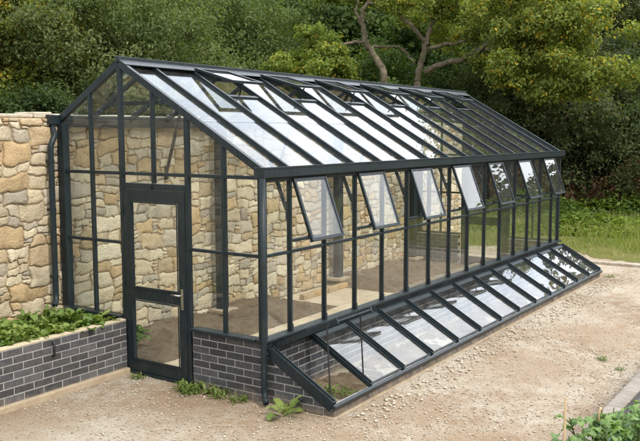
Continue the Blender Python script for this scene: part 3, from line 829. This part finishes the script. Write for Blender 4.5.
def loosen(bl, k, f, seed):
    g = random.Random(seed); out = []
    for (x, y, z, rx, ry, rz) in bl:
        for _ in range(k):
            q = f*g.uniform(.7, 1.3); out.append((x+g.gauss(0, .52)*rx, y+g.gauss(0, .52)*ry, z+g.gauss(0, .50)*rz, rx*q, ry*q, rz*q*1.15))
    return out
def blobset(seed, n, R, z0, z1, r, flat=.8):
    g = random.Random(seed); out = []
    for k in range(n):
        a = 2*pi*k*.618*1.0 + g.uniform(-.3, .3); h = (k+.5)/n
        rr = R*math.sqrt(g.uniform(.1, 1))*(1.0 - .55*max(0, h-.55)/.45); s = r*g.uniform(.75, 1.2)
        out.append((rr*cos(a), rr*sin(a), z0 + (z1-z0)*h, s, s, s*flat))
    return out

SALLOW = ((.080, .118, .040), (.195, .235, .092)); DARK = ((.040, .068, .025), (.095, .140, .050)); MID = ((.055, .100, .028), (.140, .205, .055))
YEL = ((.13, .17, .03), (.36, .36, .07)); HOLLY = ((.040, .060, .024), (.110, .135, .055)); OLIVE = ((.035, .048, .020), (.085, .100, .042))
# left of the wall
tree('shrub', 'dark green leafy shrub at the far left above the stone wall', polar(12, 17.0), blobset(1, 9, 1.5, .9, 2.9, 1.05), 70000, .085, .34, DARK, 101, cat='shrub', trunk_r=.07)
tree('sallow_tree', 'bushy grey-green sallow above the left part of the stone wall', polar(112, 19.5), blobset(2, 14, 2.1, 1.2, 5.6, 1.5), 130000, .09, .36, SALLOW, 102, aspect=.42, trunk_r=.14, cat='tree')
tree('sallow_tree', 'broad olive green sallow behind the greenhouse ridge, left of the bare trunks', polar(212, 27.5), blobset(3, 18, 3.3, 1.2, 6.6, 1.8), 130000, .115, .42, ((.072, .110, .036), (.170, .215, .080)), 103, aspect=.42, trunk_r=.15)
tree('maple_tree', 'yellow-green maple with turning leaves in the top left corner', polar(-6, 20.0), blobset(4, 12, 2.0, 3.3, 6.4, 1.15), 100000, .085, .36, YEL, 104, (.42, .27, .035), .18, .8, trunk_r=.2)
tree('hazel_shrub', 'mid green hazel between the two grey-green sallows', polar(150, 30), blobset(5, 12, 2.4, 1.6, 6.9, 1.6), 60000, .13, .42, ((.04, .06, .02), (.10, .12, .035)), 105, (.34, .24, .04), .06, .75, trunk_r=.1, cat='shrub')
# middle, behind the ridge
tree('ivy_shrub', 'dense mid green ivy shrub around the foot of the twisted trunk', polar(345, 27), blobset(6, 12, 2.8, 1.0, 4.3, 1.5), 70000, .115, .42, MID, 106, (.36, .24, .04), .04, .8, trunk_r=.09, cat='shrub')
tree('ivy_shrub', 'dense green ivy shrub below the forked tree limbs', polar(452, 30), blobset(7, 12, 2.7, 1.0, 4.6, 1.5), 70000, .115, .42, ((.05, .09, .026), (.125, .185, .05)), 107, None, 0, .8, trunk_r=.09, cat='shrub')

def atz(px, y, dist):                                       # a point on a limb, seen from where the photographer stood
    a = YAW - math.atan((px-320)/813.3)
    X, Y = CAM[0] + dist*cos(a), CAM[1] + dist*sin(a)
    depth = dist*cos(a-YAW)
    return (X, Y, CAM[2] + depth*math.tan(math.atan((220.5-y)/813.3) + PITCH))
def rel(pts, base): return [(p[0]-base[0], p[1]-base[1], p[2]) for p in pts]
# twisted bare tree
b0 = polar(384, 25.0)
lm = []
def L_(pts, r0, r1): lm.append((rel([atz(*p) for p in pts], B), r0, r1))
B = b0
lm.append(([(.1, 0, -.2), (.12, .05, 2.2), *rel([atz(384, 84, 25)], B)], .15, .125))
L_([(384, 84, 25), (380, 68, 25), (370, 50, 25.1), (365, 42, 25), (363, 25, 24.9), (361, 16, 24.8), (366, 4, 24.7), (372, -12, 24.5)], .125, .05)
L_([(364, 42, 25), (350, 43, 24.6), (335, 46, 24.2), (318, 50, 23.9), (308, 51, 23.7)], .055, .018)
L_([(362, 24, 24.9), (354, 12, 24.6), (358, 4, 24.5), (352, -6, 24.2)], .05, .02)
L_([(368, 48, 25.1), (376, 47, 25.3), (398, 48, 25.5), (406, 54, 25.6), (414, 64, 25.7)], .05, .035)
bl = []
for (px, y, d, r) in ((300, 56, 23.6, 1.0), (322, 52, 24.0, 1.0), (340, 66, 24.6, .6), (290, 66, 23.4, .8), (318, 72, 24, .7), (372, -22, 25.6, .9), (336, -4, 26.5, .8)):
    p = rel([atz(px, y, d)], B)[0]; bl.append((*p, r, r, r*.62))
tree('oak_tree', 'old twisted oak with a pale bare trunk and yellow-green leaves left of the forked oak', b0, loosen(bl, 5, .42, 1), 26000, .095, .20, ((.11, .16, .03), (.27, .325, .075)), 110, (.38, .27, .04), .07, .6, limbs=lm)
# forked mossy oak
b1 = polar(424, 25.5); B = b1; lm = []
lm.append(([(0, .1, -.2), (.05, 0, 2.4), *rel([atz(416, 82, 25.5)], B)], .13, .105))
L_([(416, 82, 25.5), (419, 66, 25.5), (423, 52, 25.4), (425, 42, 25.4)], .10, .085)
L_([(425, 45, 25.4), (416, 32, 25.2), (404, 20, 25), (396, 12, 24.8), (386, 8, 24.6), (368, 3, 24.4)], .075, .025)
L_([(424, 46, 25.4), (428, 30, 25.5), (432, 18, 25.6), (442, 6, 25.8), (452, -10, 26)], .08, .03)
L_([(430, 24, 25.6), (446, 8, 25.3), (462, 4, 25), (472, 12, 24.8), (484, 16, 24.4)], .06, .02)
L_([(424, 50, 25.5), (436, 46, 25.3), (452, 43, 25), (466, 42, 24.7), (476, 36, 24.4)], .07, .035)
L_([(424, 72, 25.5), (440, 64, 25.2), (458, 60, 24.9), (474, 53, 24.5), (486, 50, 24.2), (500, 58, 23.8)], .10, .05)
L_([(474, 53, 24.5), (488, 42, 24.1), (506, 34, 23.6), (524, 26, 23.2), (548, 24, 23)], .08, .025)
L_([(486, 50, 24.2), (512, 52, 23.7), (536, 50, 23.3), (560, 58, 23)], .06, .02)
bl = []
for (px, y, d, r) in ((505, 38, 23.6, 1.25), (530, 20, 23.2, 1.35), (556, 44, 22.9, 1.3), (520, 62, 23.2, 1.15), (548, 72, 22.7, 1.15), (580, 70, 22.7, 1.05), (590, 84, 22.6, .7), (500, 76, 23.5, .8), (570, 30, 23.2, 1.1), (500, 10, 23.8, 1.2), (535, -10, 23.5, 1.5),
                      (475, -4, 25.4, .8), (440, -22, 26.2, 1.0), (404, -26, 26.0, .8), (410, 22, 27.2, .6), (452, 30, 27.3, .7), (545, 92, 22.8, .7), (486, 22, 24.2, .7), (470, 30, 24.6, .5), (448, 8, 25.2, .6), (462, 0, 25, .7), (432, 2, 25.5, .6), (404, 4, 24.8, .5), (388, 0, 24.5, .5), (482, 60, 24.1, .5), (440, 36, 26.4, .5)):
    p = rel([atz(px, y, d)], B)[0]; bl.append((*p, r, r, r*.6))
tree('oak_tree', 'spreading oak with forked mossy limbs and a yellowing crown over the far ridge', b1, loosen(bl, 6, .40, 2), 72000, .098, .20, ((.11, .155, .032), (.32, .36, .088)), 111, (.50, .36, .04), .09, .6, limbs=lm)
tree('ivy_shrub', 'tall green ivy thicket filling the gap behind the bare oak limbs', polar(425, 32), blobset(17, 12, 2.8, 2.2, 7.6, 1.7), 70000, .15, .45, ((.05, .09, .026), (.13, .19, .05)), 117, None, 0, .8, trunk_r=.1, cat='shrub')
tree('beech_tree', 'dark green beech high behind the left oak, filling the gap over the ridge', polar(318, 34), blobset(18, 12, 3.0, 3.0, 8.4, 1.8), 70000, .16, .48, ((.045, .08, .026), (.12, .165, .05)), 118, None, 0, .7, trunk_r=.18)
# right
tree('holly_tree', 'very dark holly behind the far end of the greenhouse', polar(524, 28), blobset(12, 12, 2.5, 1.0, 5.0, 1.5), 80000, .11, .38, HOLLY, 112, (.15, .12, .06), .06, .6, trunk_r=.16)
tree('yew_tree', 'tall dark yew filling the top right corner', polar(645, 39), blobset(13, 20, 3.8, 1.5, 7.6, 2.0), 100000, .13, .45, ((.042, .058, .026), (.105, .125, .055)), 113, None, 0, .38, trunk_r=.25)
tree('willow_tree', 'grey-green willow high behind the yellowing oak', polar(575, 36), blobset(14, 14, 2.8, 3.0, 9.0, 2.0), 60000, .16, .5, ((.055, .07, .03), (.115, .13, .06)), 114, None, 0, .4, trunk_r=.25)
tree('bramble_shrub', 'low grey-green bramble thicket at the right edge behind the grass', polar(618, 28.5), blobset(15, 10, 1.9, .9, 2.6, 1.0), 60000, .09, .32, ((.06, .085, .034), (.145, .18, .075)), 115, None, 0, .6, trunk_r=.05, cat='shrub')
tree('holly_tree', 'dark holly between the greenhouse corner and the bramble thicket', polar(570, 30), blobset(16, 12, 2.4, .9, 4.6, 1.4), 60000, .115, .38, HOLLY, 116, None, 0, .6, trunk_r=.14)

# the wood behind, one mass
bl = []; g = random.Random(5)
for px in range(-190, 1240, 30):
    d = g.uniform(36, 44); x, y = polar(px if px < 700 else 700 + (px-700)*1.9, d)
    if px > 700: d2 = .86; x, y = CAM[0]+(x-CAM[0])*d2, CAM[1]+(y-CAM[1])*d2
    top = 10.4 if px < 620 else (9.0 if px < 700 else (6.5 if px < 850 else 4.8))
    top += g.uniform(-1.2, .8)
    if px > 690:
        for z in (1.0, 2.6, 4.0): bl.append((x+g.uniform(1, 3), y+g.uniform(-1.5, 1.5), min(z, top-.6), 2.2, 2.2, 1.5))
    for z in np.arange(1.0, top, 2.2): 
        r = g.uniform(1.7, 2.5); bl.append((x+g.uniform(-1.2, 1.2), y+g.uniform(-1.2, 1.2), z, r, r, r*.85))
for k in range(46):                                         # hedge line that closes the plot on the near sides
    a = radians(92 + k*5.1); d = g.uniform(27, 33); x, y = CAM[0] + d*cos(a), CAM[1] + d*sin(a)
    for z in (1.2, 3.4, 5.2): r = g.uniform(1.7, 2.3); bl.append((x+g.uniform(-.8, .8), y+g.uniform(-.8, .8), z, r, r, r*.8))
P, nm, ti, gg = crown_points(bl, 520000, .6, 300)
V, F, C = quadcloud(P, nm, .30, .62, leafcols(ti, gg, ((.040, .060, .024), (.105, .135, .050)), (.13, .14, .04), .12), rng=gg)
tag(npmesh('woodland', V, F, C, 'leaf'), 'distant dark green wood behind all the trees', 'woodland', kind='stuff')

# undergrowth of reddish dock stalks, with nettles in front
V = []; F = []; C = []
g = np.random.default_rng(40)
def ingrass(n, px0, px1, d0, d1):
    px = g.uniform(px0, px1, n); d = g.uniform(d0, d1, n); a = YAW - np.arctan((px-320)/813.3)
    return np.stack([CAM[0] + d*np.cos(a), CAM[1] + d*np.sin(a), np.zeros(n)], 1)
n = 2600; B0 = ingrass(n, 420, 860, 25.6, 28.2)
h = g.uniform(.6, 1.9, n)*(.85+.3*np.sin(B0[:, 1]*1.9)*np.sin(B0[:, 0]*1.3+B0[:, 1]))
pts = []; cols = []; nms = []
for i in range(n):
    k = 16; t = g.uniform(.35, 1, k)**.8; q = B0[i] + np.stack([g.normal(0, .05, k)+.12*t*g.normal(), g.normal(0, .05, k)+.1*t*g.normal(), t*h[i]], 1)
    pts.append(q); nms.append(g.normal(size=(k, 3))); cc = np.array((.125, .066, .045))*g.uniform(.5, 1.4) if g.random() < .6 else np.array((.06, .08, .025))
    cols.append(np.repeat(cc[None], k, 0))
pts = np.concatenate(pts); nms = np.concatenate(nms); nms /= np.linalg.norm(nms, axis=1, keepdims=True)
V, F, C = quadcloud(pts, nms, .13, .4, np.concatenate(cols), rng=g)
tag(npmesh('dock_undergrowth', V, F, C, 'leaf'), 'reddish brown dock stalks between the grass and the dark trees', 'undergrowth', kind='stuff')
B0 = ingrass(34000, 400, 900, 21.5, 26.0)
mass = .15 + .75*np.clip((np.hypot(B0[:, 0]-CAM[0], B0[:, 1]-CAM[1])-21.5)/4, 0, 1); B0[:, 2] = g.random(len(B0))**.7*mass*(.7+.5*np.sin(B0[:, 0]*1.7)*np.sin(B0[:, 1]*1.3))
nm = g.normal(size=B0.shape)*.6 + np.array([0, 0, .8]); nm /= np.linalg.norm(nm, axis=1, keepdims=True)
ti = .5+.5*np.sin(B0[:, 0]*.9+2*np.sin(B0[:, 1]*.7))
V, F, C = quadcloud(B0, nm, .15, .5, leafcols(ti, g, ((.085, .15, .032), (.24, .30, .06))), rng=g)
tag(npmesh('nettle_undergrowth', V, F, C, 'leaf'), 'bright green nettles and weeds along the back of the grass', 'undergrowth', kind='stuff')
# grass blades
n = 90000; B0 = np.stack([11.0 + 13.5*g.random(n)**1.2, g.uniform(-9, 10, n), np.full(n, .01)], 1)
bare = (np.sin(B0[:, 0]*1.1+1)*np.sin(B0[:, 1]*.9) + .6*np.sin(B0[:, 0]*2.9)*np.sin(B0[:, 1]*2.3+1))
edge = np.clip((B0[:, 0]-11.0-np.clip(1.2-np.abs(B0[:, 1]-1.2)*.6, 0, 1.2))/2.2, 0, 1)
keep = (g.random(n) < .15+.85*edge) & ((bare > -.35) | (g.random(n) < .22)); B0 = B0[keep]; edge = edge[keep]; n = len(B0)
hh = (.04 + .14*edge)*g.uniform(.3, 1.9, n)*(1+.5*np.sin(B0[:, 0]*2.2+np.sin(B0[:, 1]*1.7))); an = g.uniform(0, 2*pi, n); wv = np.stack([np.cos(an), np.sin(an), np.zeros(n)], 1)*.012
tip = B0 + np.stack([g.normal(0, .35, n)*hh, g.normal(0, .35, n)*hh, hh], 1)
V = np.stack([B0-wv, B0+wv, tip], 1).reshape(-1, 3); F = np.arange(n*3).reshape(-1, 3)
t = np.clip(.5+.5*np.sin(B0[:, 0]*.8+B0[:, 1]*.5)+g.normal(0, .25, n), 0, 1)[:, None]
c = np.array((.20, .255, .06))*(1-t) + np.array((.46, .41, .19))*t
tag(npmesh('grass', V, F, np.repeat(c, 3, 0), 'leaf'), 'short rough yellow-green grass beyond the dirt yard', 'grass', kind='stuff')

# stone chippings strewn over the yard
def chips(name, label, n, sampler, smin, smax):
    base = np.array([(0, 0, 1), (.9, 0, .3), (.28, .85, .3), (-.72, .53, .25), (-.72, -.53, .35), (.28, -.85, .25), (.1, .05, -.5)])
    fc = np.array([(0, 1, 2), (0, 2, 3), (0, 3, 4), (0, 4, 5), (0, 5, 1), (6, 2, 1), (6, 3, 2), (6, 4, 3), (6, 5, 4), (6, 1, 5)])
    P = sampler(n); n = len(P); s = smin + (smax-smin)*g.random(n)**3
    an = g.uniform(0, 2*pi, n); ca, sa = np.cos(an), np.sin(an)
    v = base[None]*(s[:, None, None]*.5)*g.uniform(.55, 1.35, (n, 7, 3)); v[:, :, 2] *= .55
    X = v[:, :, 0]*ca[:, None] - v[:, :, 1]*sa[:, None]; Y = v[:, :, 0]*sa[:, None] + v[:, :, 1]*ca[:, None]
    V = (np.stack([X, Y, v[:, :, 2]], -1) + P[:, None]).reshape(-1, 3)
    F = (fc[None] + np.arange(n)[:, None, None]*7).reshape(-1, 3)
    t = g.random((n, 1)); c = np.array((.38, .285, .19))*(1-t) + np.array((.68, .61, .49))*t
    return tag(npmesh(name, V, F, np.repeat(c, 7, 0), 'chip'), label, 'gravel', kind='stuff')
def yard(n):
    x = -3.5 + 14.0*g.random(n); y = -5.5 + 7.4*g.random(n)
    den = .22 + .78*(np.sin(x*1.3+2*np.sin(y*.9))*np.sin(y*1.7+1.1*np.sin(x)) > -.1)
    den = np.where((y > -1.25) & (y < -.85) & (x > .2), 1.0, den)
    ok = (g.random(n) < den) & ~((x > -.03) & (y > -.86)) & ~((y < -3.15) & (x > -1.95)) & (np.hypot(x-CAM[0], y-CAM[1]) < 17)
    return np.stack([x, y, np.full(n, .004)], 1)[ok]
chips('gravel', 'pale stone chippings strewn over the dirt yard', 80000, yard, .005, .034)
def edgerow(n):
    x = g.uniform(.1, 9.2, n); y = -.93 - np.abs(g.normal(0, .22, n)); return np.stack([x, y, np.full(n, .006)], 1)
chips('gravel', 'pale stone rubble heaped along the foot of the cold frame', 1500, edgerow, .008, .06)

# ------------------------------------------------------------------ broad-leaved plants
def leafstrip(mb, root, ang, elev, length, width, col, curl=.9, seg=6, wave=.12, g=rnd):
    """one broad leaf: stalk then a blade that arches over; two halves folded on the midrib"""
    d = Vector((cos(ang), sin(ang), 0)); sd = Vector((-sin(ang), cos(ang), 0)); p = Vector(root); e = elev
    st = length*.28; q = p + (d*cos(e) + Vector((0, 0, 1))*sin(e))*st
    mb.tube([p, q], [.004, .003], 5, tuple(c*1.1 for c in col)); b = len(mb.v); p = q
    prof = [.12, .62, .95, 1.0, .80, .45, .02]; ph = g.uniform(0, 6)
    for k in range(seg+1):
        w = width*.5*prof[min(k, 6)]; up = Vector((0, 0, 1))*cos(e) - d*sin(e)
        wv = wave*width*sin(ph + k*1.9)
        mb.v += [tuple(p - sd*w + up*(w*.35 + wv)), tuple(p), tuple(p + sd*w + up*(w*.35 - wv))]
        mb.c += [tuple(c*.95 for c in col), tuple(c*1.12 for c in col), tuple(c*.95 for c in col)]
        p = p + (d*cos(e) + Vector((0, 0, 1))*sin(e))*(length*.72/seg); e -= curl/seg
    for k in range(seg):
        i = b + k*3; mb.f += [(i, i+1, i+4, i+3), (i+1, i+2, i+5, i+4)]
def leafy(name, n, length, width, cols, seed, elev=(.4, 1.3), spread=.06, stems=0, h=0, curl=1.3):
    """a plant of n broad leaves; with stems, leaves climb them"""
    g = random.Random(seed); mb = MB(); sm = MB()
    tops = []
    for k in range(stems):
        a = g.uniform(0, 2*pi); r = g.uniform(.02, spread); hh = h*g.uniform(.7, 1.1)
        b0 = Vector((r*.3*cos(a), r*.3*sin(a), -.02)); t0 = Vector((r*1.8*cos(a), r*1.8*sin(a), hh))
        sm.tube([b0, (b0+t0)/2 + Vector((g.uniform(-.02, .02), g.uniform(-.02, .02), 0)), t0], [.008, .007, .004], 6, (.10, .14, .04)); tops.append((b0, t0))
    for k in range(n):
        t = g.random(); c = tuple(cols[0][i]*(1-t) + cols[1][i]*t for i in range(3))
        if tops:
            b0, t0 = g.choice(tops); f = g.uniform(.25, 1)**.7; root = b0.lerp(t0, f); el = g.uniform(.0, .7)
        else:
            root = Vector((g.uniform(-spread, spread), g.uniform(-spread, spread), 0)); el = g.uniform(*elev)
        leafstrip(mb, root, 2*pi*(k*.618) + g.uniform(-.3, .3), el, length*g.uniform(.65, 1.2), width*g.uniform(.7, 1.2), c, curl*g.uniform(.6, 1.3), g=g)
    t = thing(name, None, 'plant')
    mb.build('leaves', 'broad_leaf', t, True)
    if stems: sm.build('stem', 'broad_leaf', t, True)
    return t
LG = ((.12, .19, .04), (.27, .34, .085)); MG = ((.08, .145, .03), (.18, .27, .065))
# rows of leafy plants in the bed by the wall
src = [leafy('leafy_plant', 38, .20, .070, LG, 1), leafy('leafy_plant', 44, .24, .042, ((.10, .165, .035), (.225, .28, .075)), 2, (.5, 1.4)), leafy('leafy_plant', 34, .185, .085, MG, 3)]
used = set(); g2 = random.Random(9)
for row in range(4):
    for k in range(15):
        x = -3.7 + k*.25 + g2.uniform(-.06, .06); y = 2.06 + row*.235 + g2.uniform(-.04, .04)
        if x > -.16: continue
        j = g2.randrange(3); loc = (x, y, .535); sc = g2.uniform(.72, 1.1)
        if x < -1.0 and row == 0: loc = (x, y-.05, .545)
        o = src[j]
        if j in used: o = dup(o)
        used.add(j); o.location = loc; o.rotation_euler = (0, 0, g2.uniform(0, 6.28)); o.scale = (sc,)*3
        tag(o, 'green leafy plant growing in the raised bed between the brick side and the stone wall', 'plant', 'leafy plants in the raised bed by the wall')
# weeds
dk = leafy('dock_plant', 11, .27, .085, ((.13, .19, .045), (.235, .29, .085)), 21, (.25, 1.0), .04, curl=1.0)
dk.location = (-.19, -.40, .0); tag(dk, 'broad-leaved dock growing at the brick corner below the downpipe', 'plant')
wd = leafy('weed', 34, .13, .026, ((.10, .155, .035), (.19, .25, .06)), 22, (.3, 1.4), .10)
spots = [(-.14, .93, 1.0, 'tuft of green weeds at the foot of the door, handle side'), (-.10, .72, 1.15, 'largest tuft of green weeds against the gable brickwork'), (-.20, .80, .8, 'small weed tuft on the dirt just out from the gable brickwork'), (-.13, 1.62, .6, 'tiny weed tuft below the hinge side of the door'),
         (-.11, .22, .75, 'low weed tuft between the downpipe and the gable brickwork'), (-.12, .48, .9, 'weed tuft midway along the gable brickwork'), (9.0, -.98, .55, 'lone weed at the far foot of the cold frame'), (3.35, -2.35, .5, 'sparse weed on the open gravel near the right hand bed'), (3.05, -2.62, .4, 'scrap of weed by the coping of the right hand bed')]
for k, (x, y, s, lb) in enumerate(spots):
    o = wd if k == 0 else dup(wd); o.location = (x, y, .0); o.rotation_euler = (0, 0, k*1.3); o.scale = (s,)*3; tag(o, lb, 'weed')
    if k > 0: o.name = 'weed'
for k, (x, y, s) in enumerate(((.30, -.52, .8), (.48, -.40, .9), (.56, -.60, .7), (.22, -.30, .6))):
    o = dup(wd); o.location = (x, y, .035); o.rotation_euler = (0, 0, k*2.1); o.scale = (s,)*3
    tag(o, 'green weed sprouting in the soil under the raised cold frame lid', 'weed', 'weeds inside the open end of the cold frame')
for k, (x, y, s, lb) in enumerate(((.55, 2.5, 1.15, 'green leafy plant just inside the door, seen through its lower pane'), (.9, 2.72, .8, 'small green plant against the stone wall inside the door'))):
    o = dup(src[2]); o.location = (x, y, .12); o.scale = (s,)*3; tag(o, lb, 'plant'); del o['group']
# bushy plants in the near right bed
sb = leafy('bushy_plant', 210, .118, .050, ((.06, .125, .028), (.17, .27, .06)), 31, stems=10, h=.64, spread=.17, curl=1.3)
sp = [(-1.36, -3.48, 1.12, .0), (-1.05, -3.46, 1.10, .0), (-.78, -3.46, .96, .1), (-.52, -3.52, .84, .1), (-.28, -3.50, .78, .1), (-.04, -3.54, .66, .1), (.16, -3.54, .52, .1), (-1.38, -3.72, 1.22, .0), (-.50, -3.85, .95, .1), (-.95, -3.75, 1.2, .1)]
for k, (x, y, s, z) in enumerate(sp):
    o = sb if k == 0 else dup(sb); o.location = (x, y, z); o.rotation_euler = (0, 0, k*1.9); o.scale = (s*.95, s*.95, s*1.12)
    tag(o, 'bushy green plant with broad leaves in the near right raised bed', 'plant', 'bushy plants in the near right bed')
o = MB().tube([(0, 0, 0), (.004, .003, .55), (.012, .006, 1.08)], [.008, .0075, .006], 8).build('bamboo_cane', 'cane', None, True)
o.location = (-1.49, -3.40, 0); tag(o, 'thin bamboo cane standing up among the bushy plants at the bottom right', 'cane')
mb = MB()
mb.tube([(.03*cos(a)*1.3, .0, .06*sin(a)) for a in np.linspace(-1.2, 4.4, 18)], [.008 + .003*sin(k) for k in range(18)], 8)
mb.tube([(0, 0, -.70), (.005, .005, -.35), (.0, 0, -.055)], .006, 6)
o = mb.build('dried_seed_head', 'cane', None, True); o.location = (-.72, -3.40, .735); tag(o, 'curled brown dried stalk standing among the bushy plants', 'dried stalk')

# ------------------------------------------------------------------ light
EL, AZ = radians(46), radians(-103)                          # sun: direction it stands in, measured from +X towards +Y
wld = bpy.data.worlds.new('World'); S.world = wld; wld.use_nodes = True; nt = wld.node_tree; nt.nodes.clear()
out = nt.nodes.new('ShaderNodeOutputWorld'); bg = nt.nodes.new('ShaderNodeBackground')
sky = nt.nodes.new('ShaderNodeTexSky'); sky.sky_type = 'NISHITA'; sky.sun_disc = False
sky.sun_elevation = EL; sky.sun_rotation = pi/2 - AZ; sky.air_density = 1.2; sky.dust_density = 2.0
tc = nt.nodes.new('ShaderNodeTexCoord')
mp = nt.nodes.new('ShaderNodeMapping'); mp.inputs['Scale'].default_value = (1, 1, 2.4); nt.links.new(tc.outputs['Generated'], mp.inputs[0])
cn = N(nt, 'ShaderNodeTexNoise', ins={'Scale': 1.7, 'Detail': 7, 'Roughness': .55}); nt.links.new(mp.outputs[0], cn.inputs['Vector'])
cf_ = ramp(nt, cn.outputs['Fac'], [(.30, (.55,)*3), (.52, (1,)*3)])
cl = ramp(nt, cn.outputs['Fac'], [(.35, (7.2, 7.6, 8.2)), (.7, (10.0, 10.2, 10.6))])
dt = N(nt, 'ShaderNodeVectorMath', operation='DOT_PRODUCT', ins={1: (.82, .17, .55)}); nt.links.new(tc.outputs['Generated'], dt.inputs[0])
bank = ramp(nt, dt.outputs['Value'], [(.55, (1,)*3), (.93, (2.7,)*3)])          # sunlit bank of cloud over the wood
cm = mixc(nt, 1.0, mixc(nt, cf_, sky.outputs[0], cl), bank, 'MULTIPLY')
nt.links.new(cm, bg.inputs[0]); bg.inputs[1].default_value = .11; nt.links.new(bg.outputs[0], out.inputs[0])
sd = bpy.data.lights.new('sun', 'SUN'); so = bpy.data.objects.new('sun', sd); COL.objects.link(so)
sd.energy = 1.5; sd.angle = radians(12); sd.color = (1, .94, .85)
so.rotation_euler = Vector((-cos(EL)*cos(AZ), -cos(EL)*sin(AZ), -sin(EL))).to_track_quat('-Z', 'Y').to_euler()

S.view_settings.view_transform = 'Standard'; S.view_settings.look = 'None'; S.view_settings.exposure = .80; S.view_settings.gamma = 1
S.render.engine = 'CYCLES'; S.render.resolution_x = 1024; S.render.resolution_y = 706
c = S.cycles; c.max_bounces = 7; c.diffuse_bounces = 3; c.glossy_bounces = 4; c.transmission_bounces = 3; c.transparent_max_bounces = 40
c.use_denoising = True; c.caustics_reflective = False; c.caustics_refractive = False
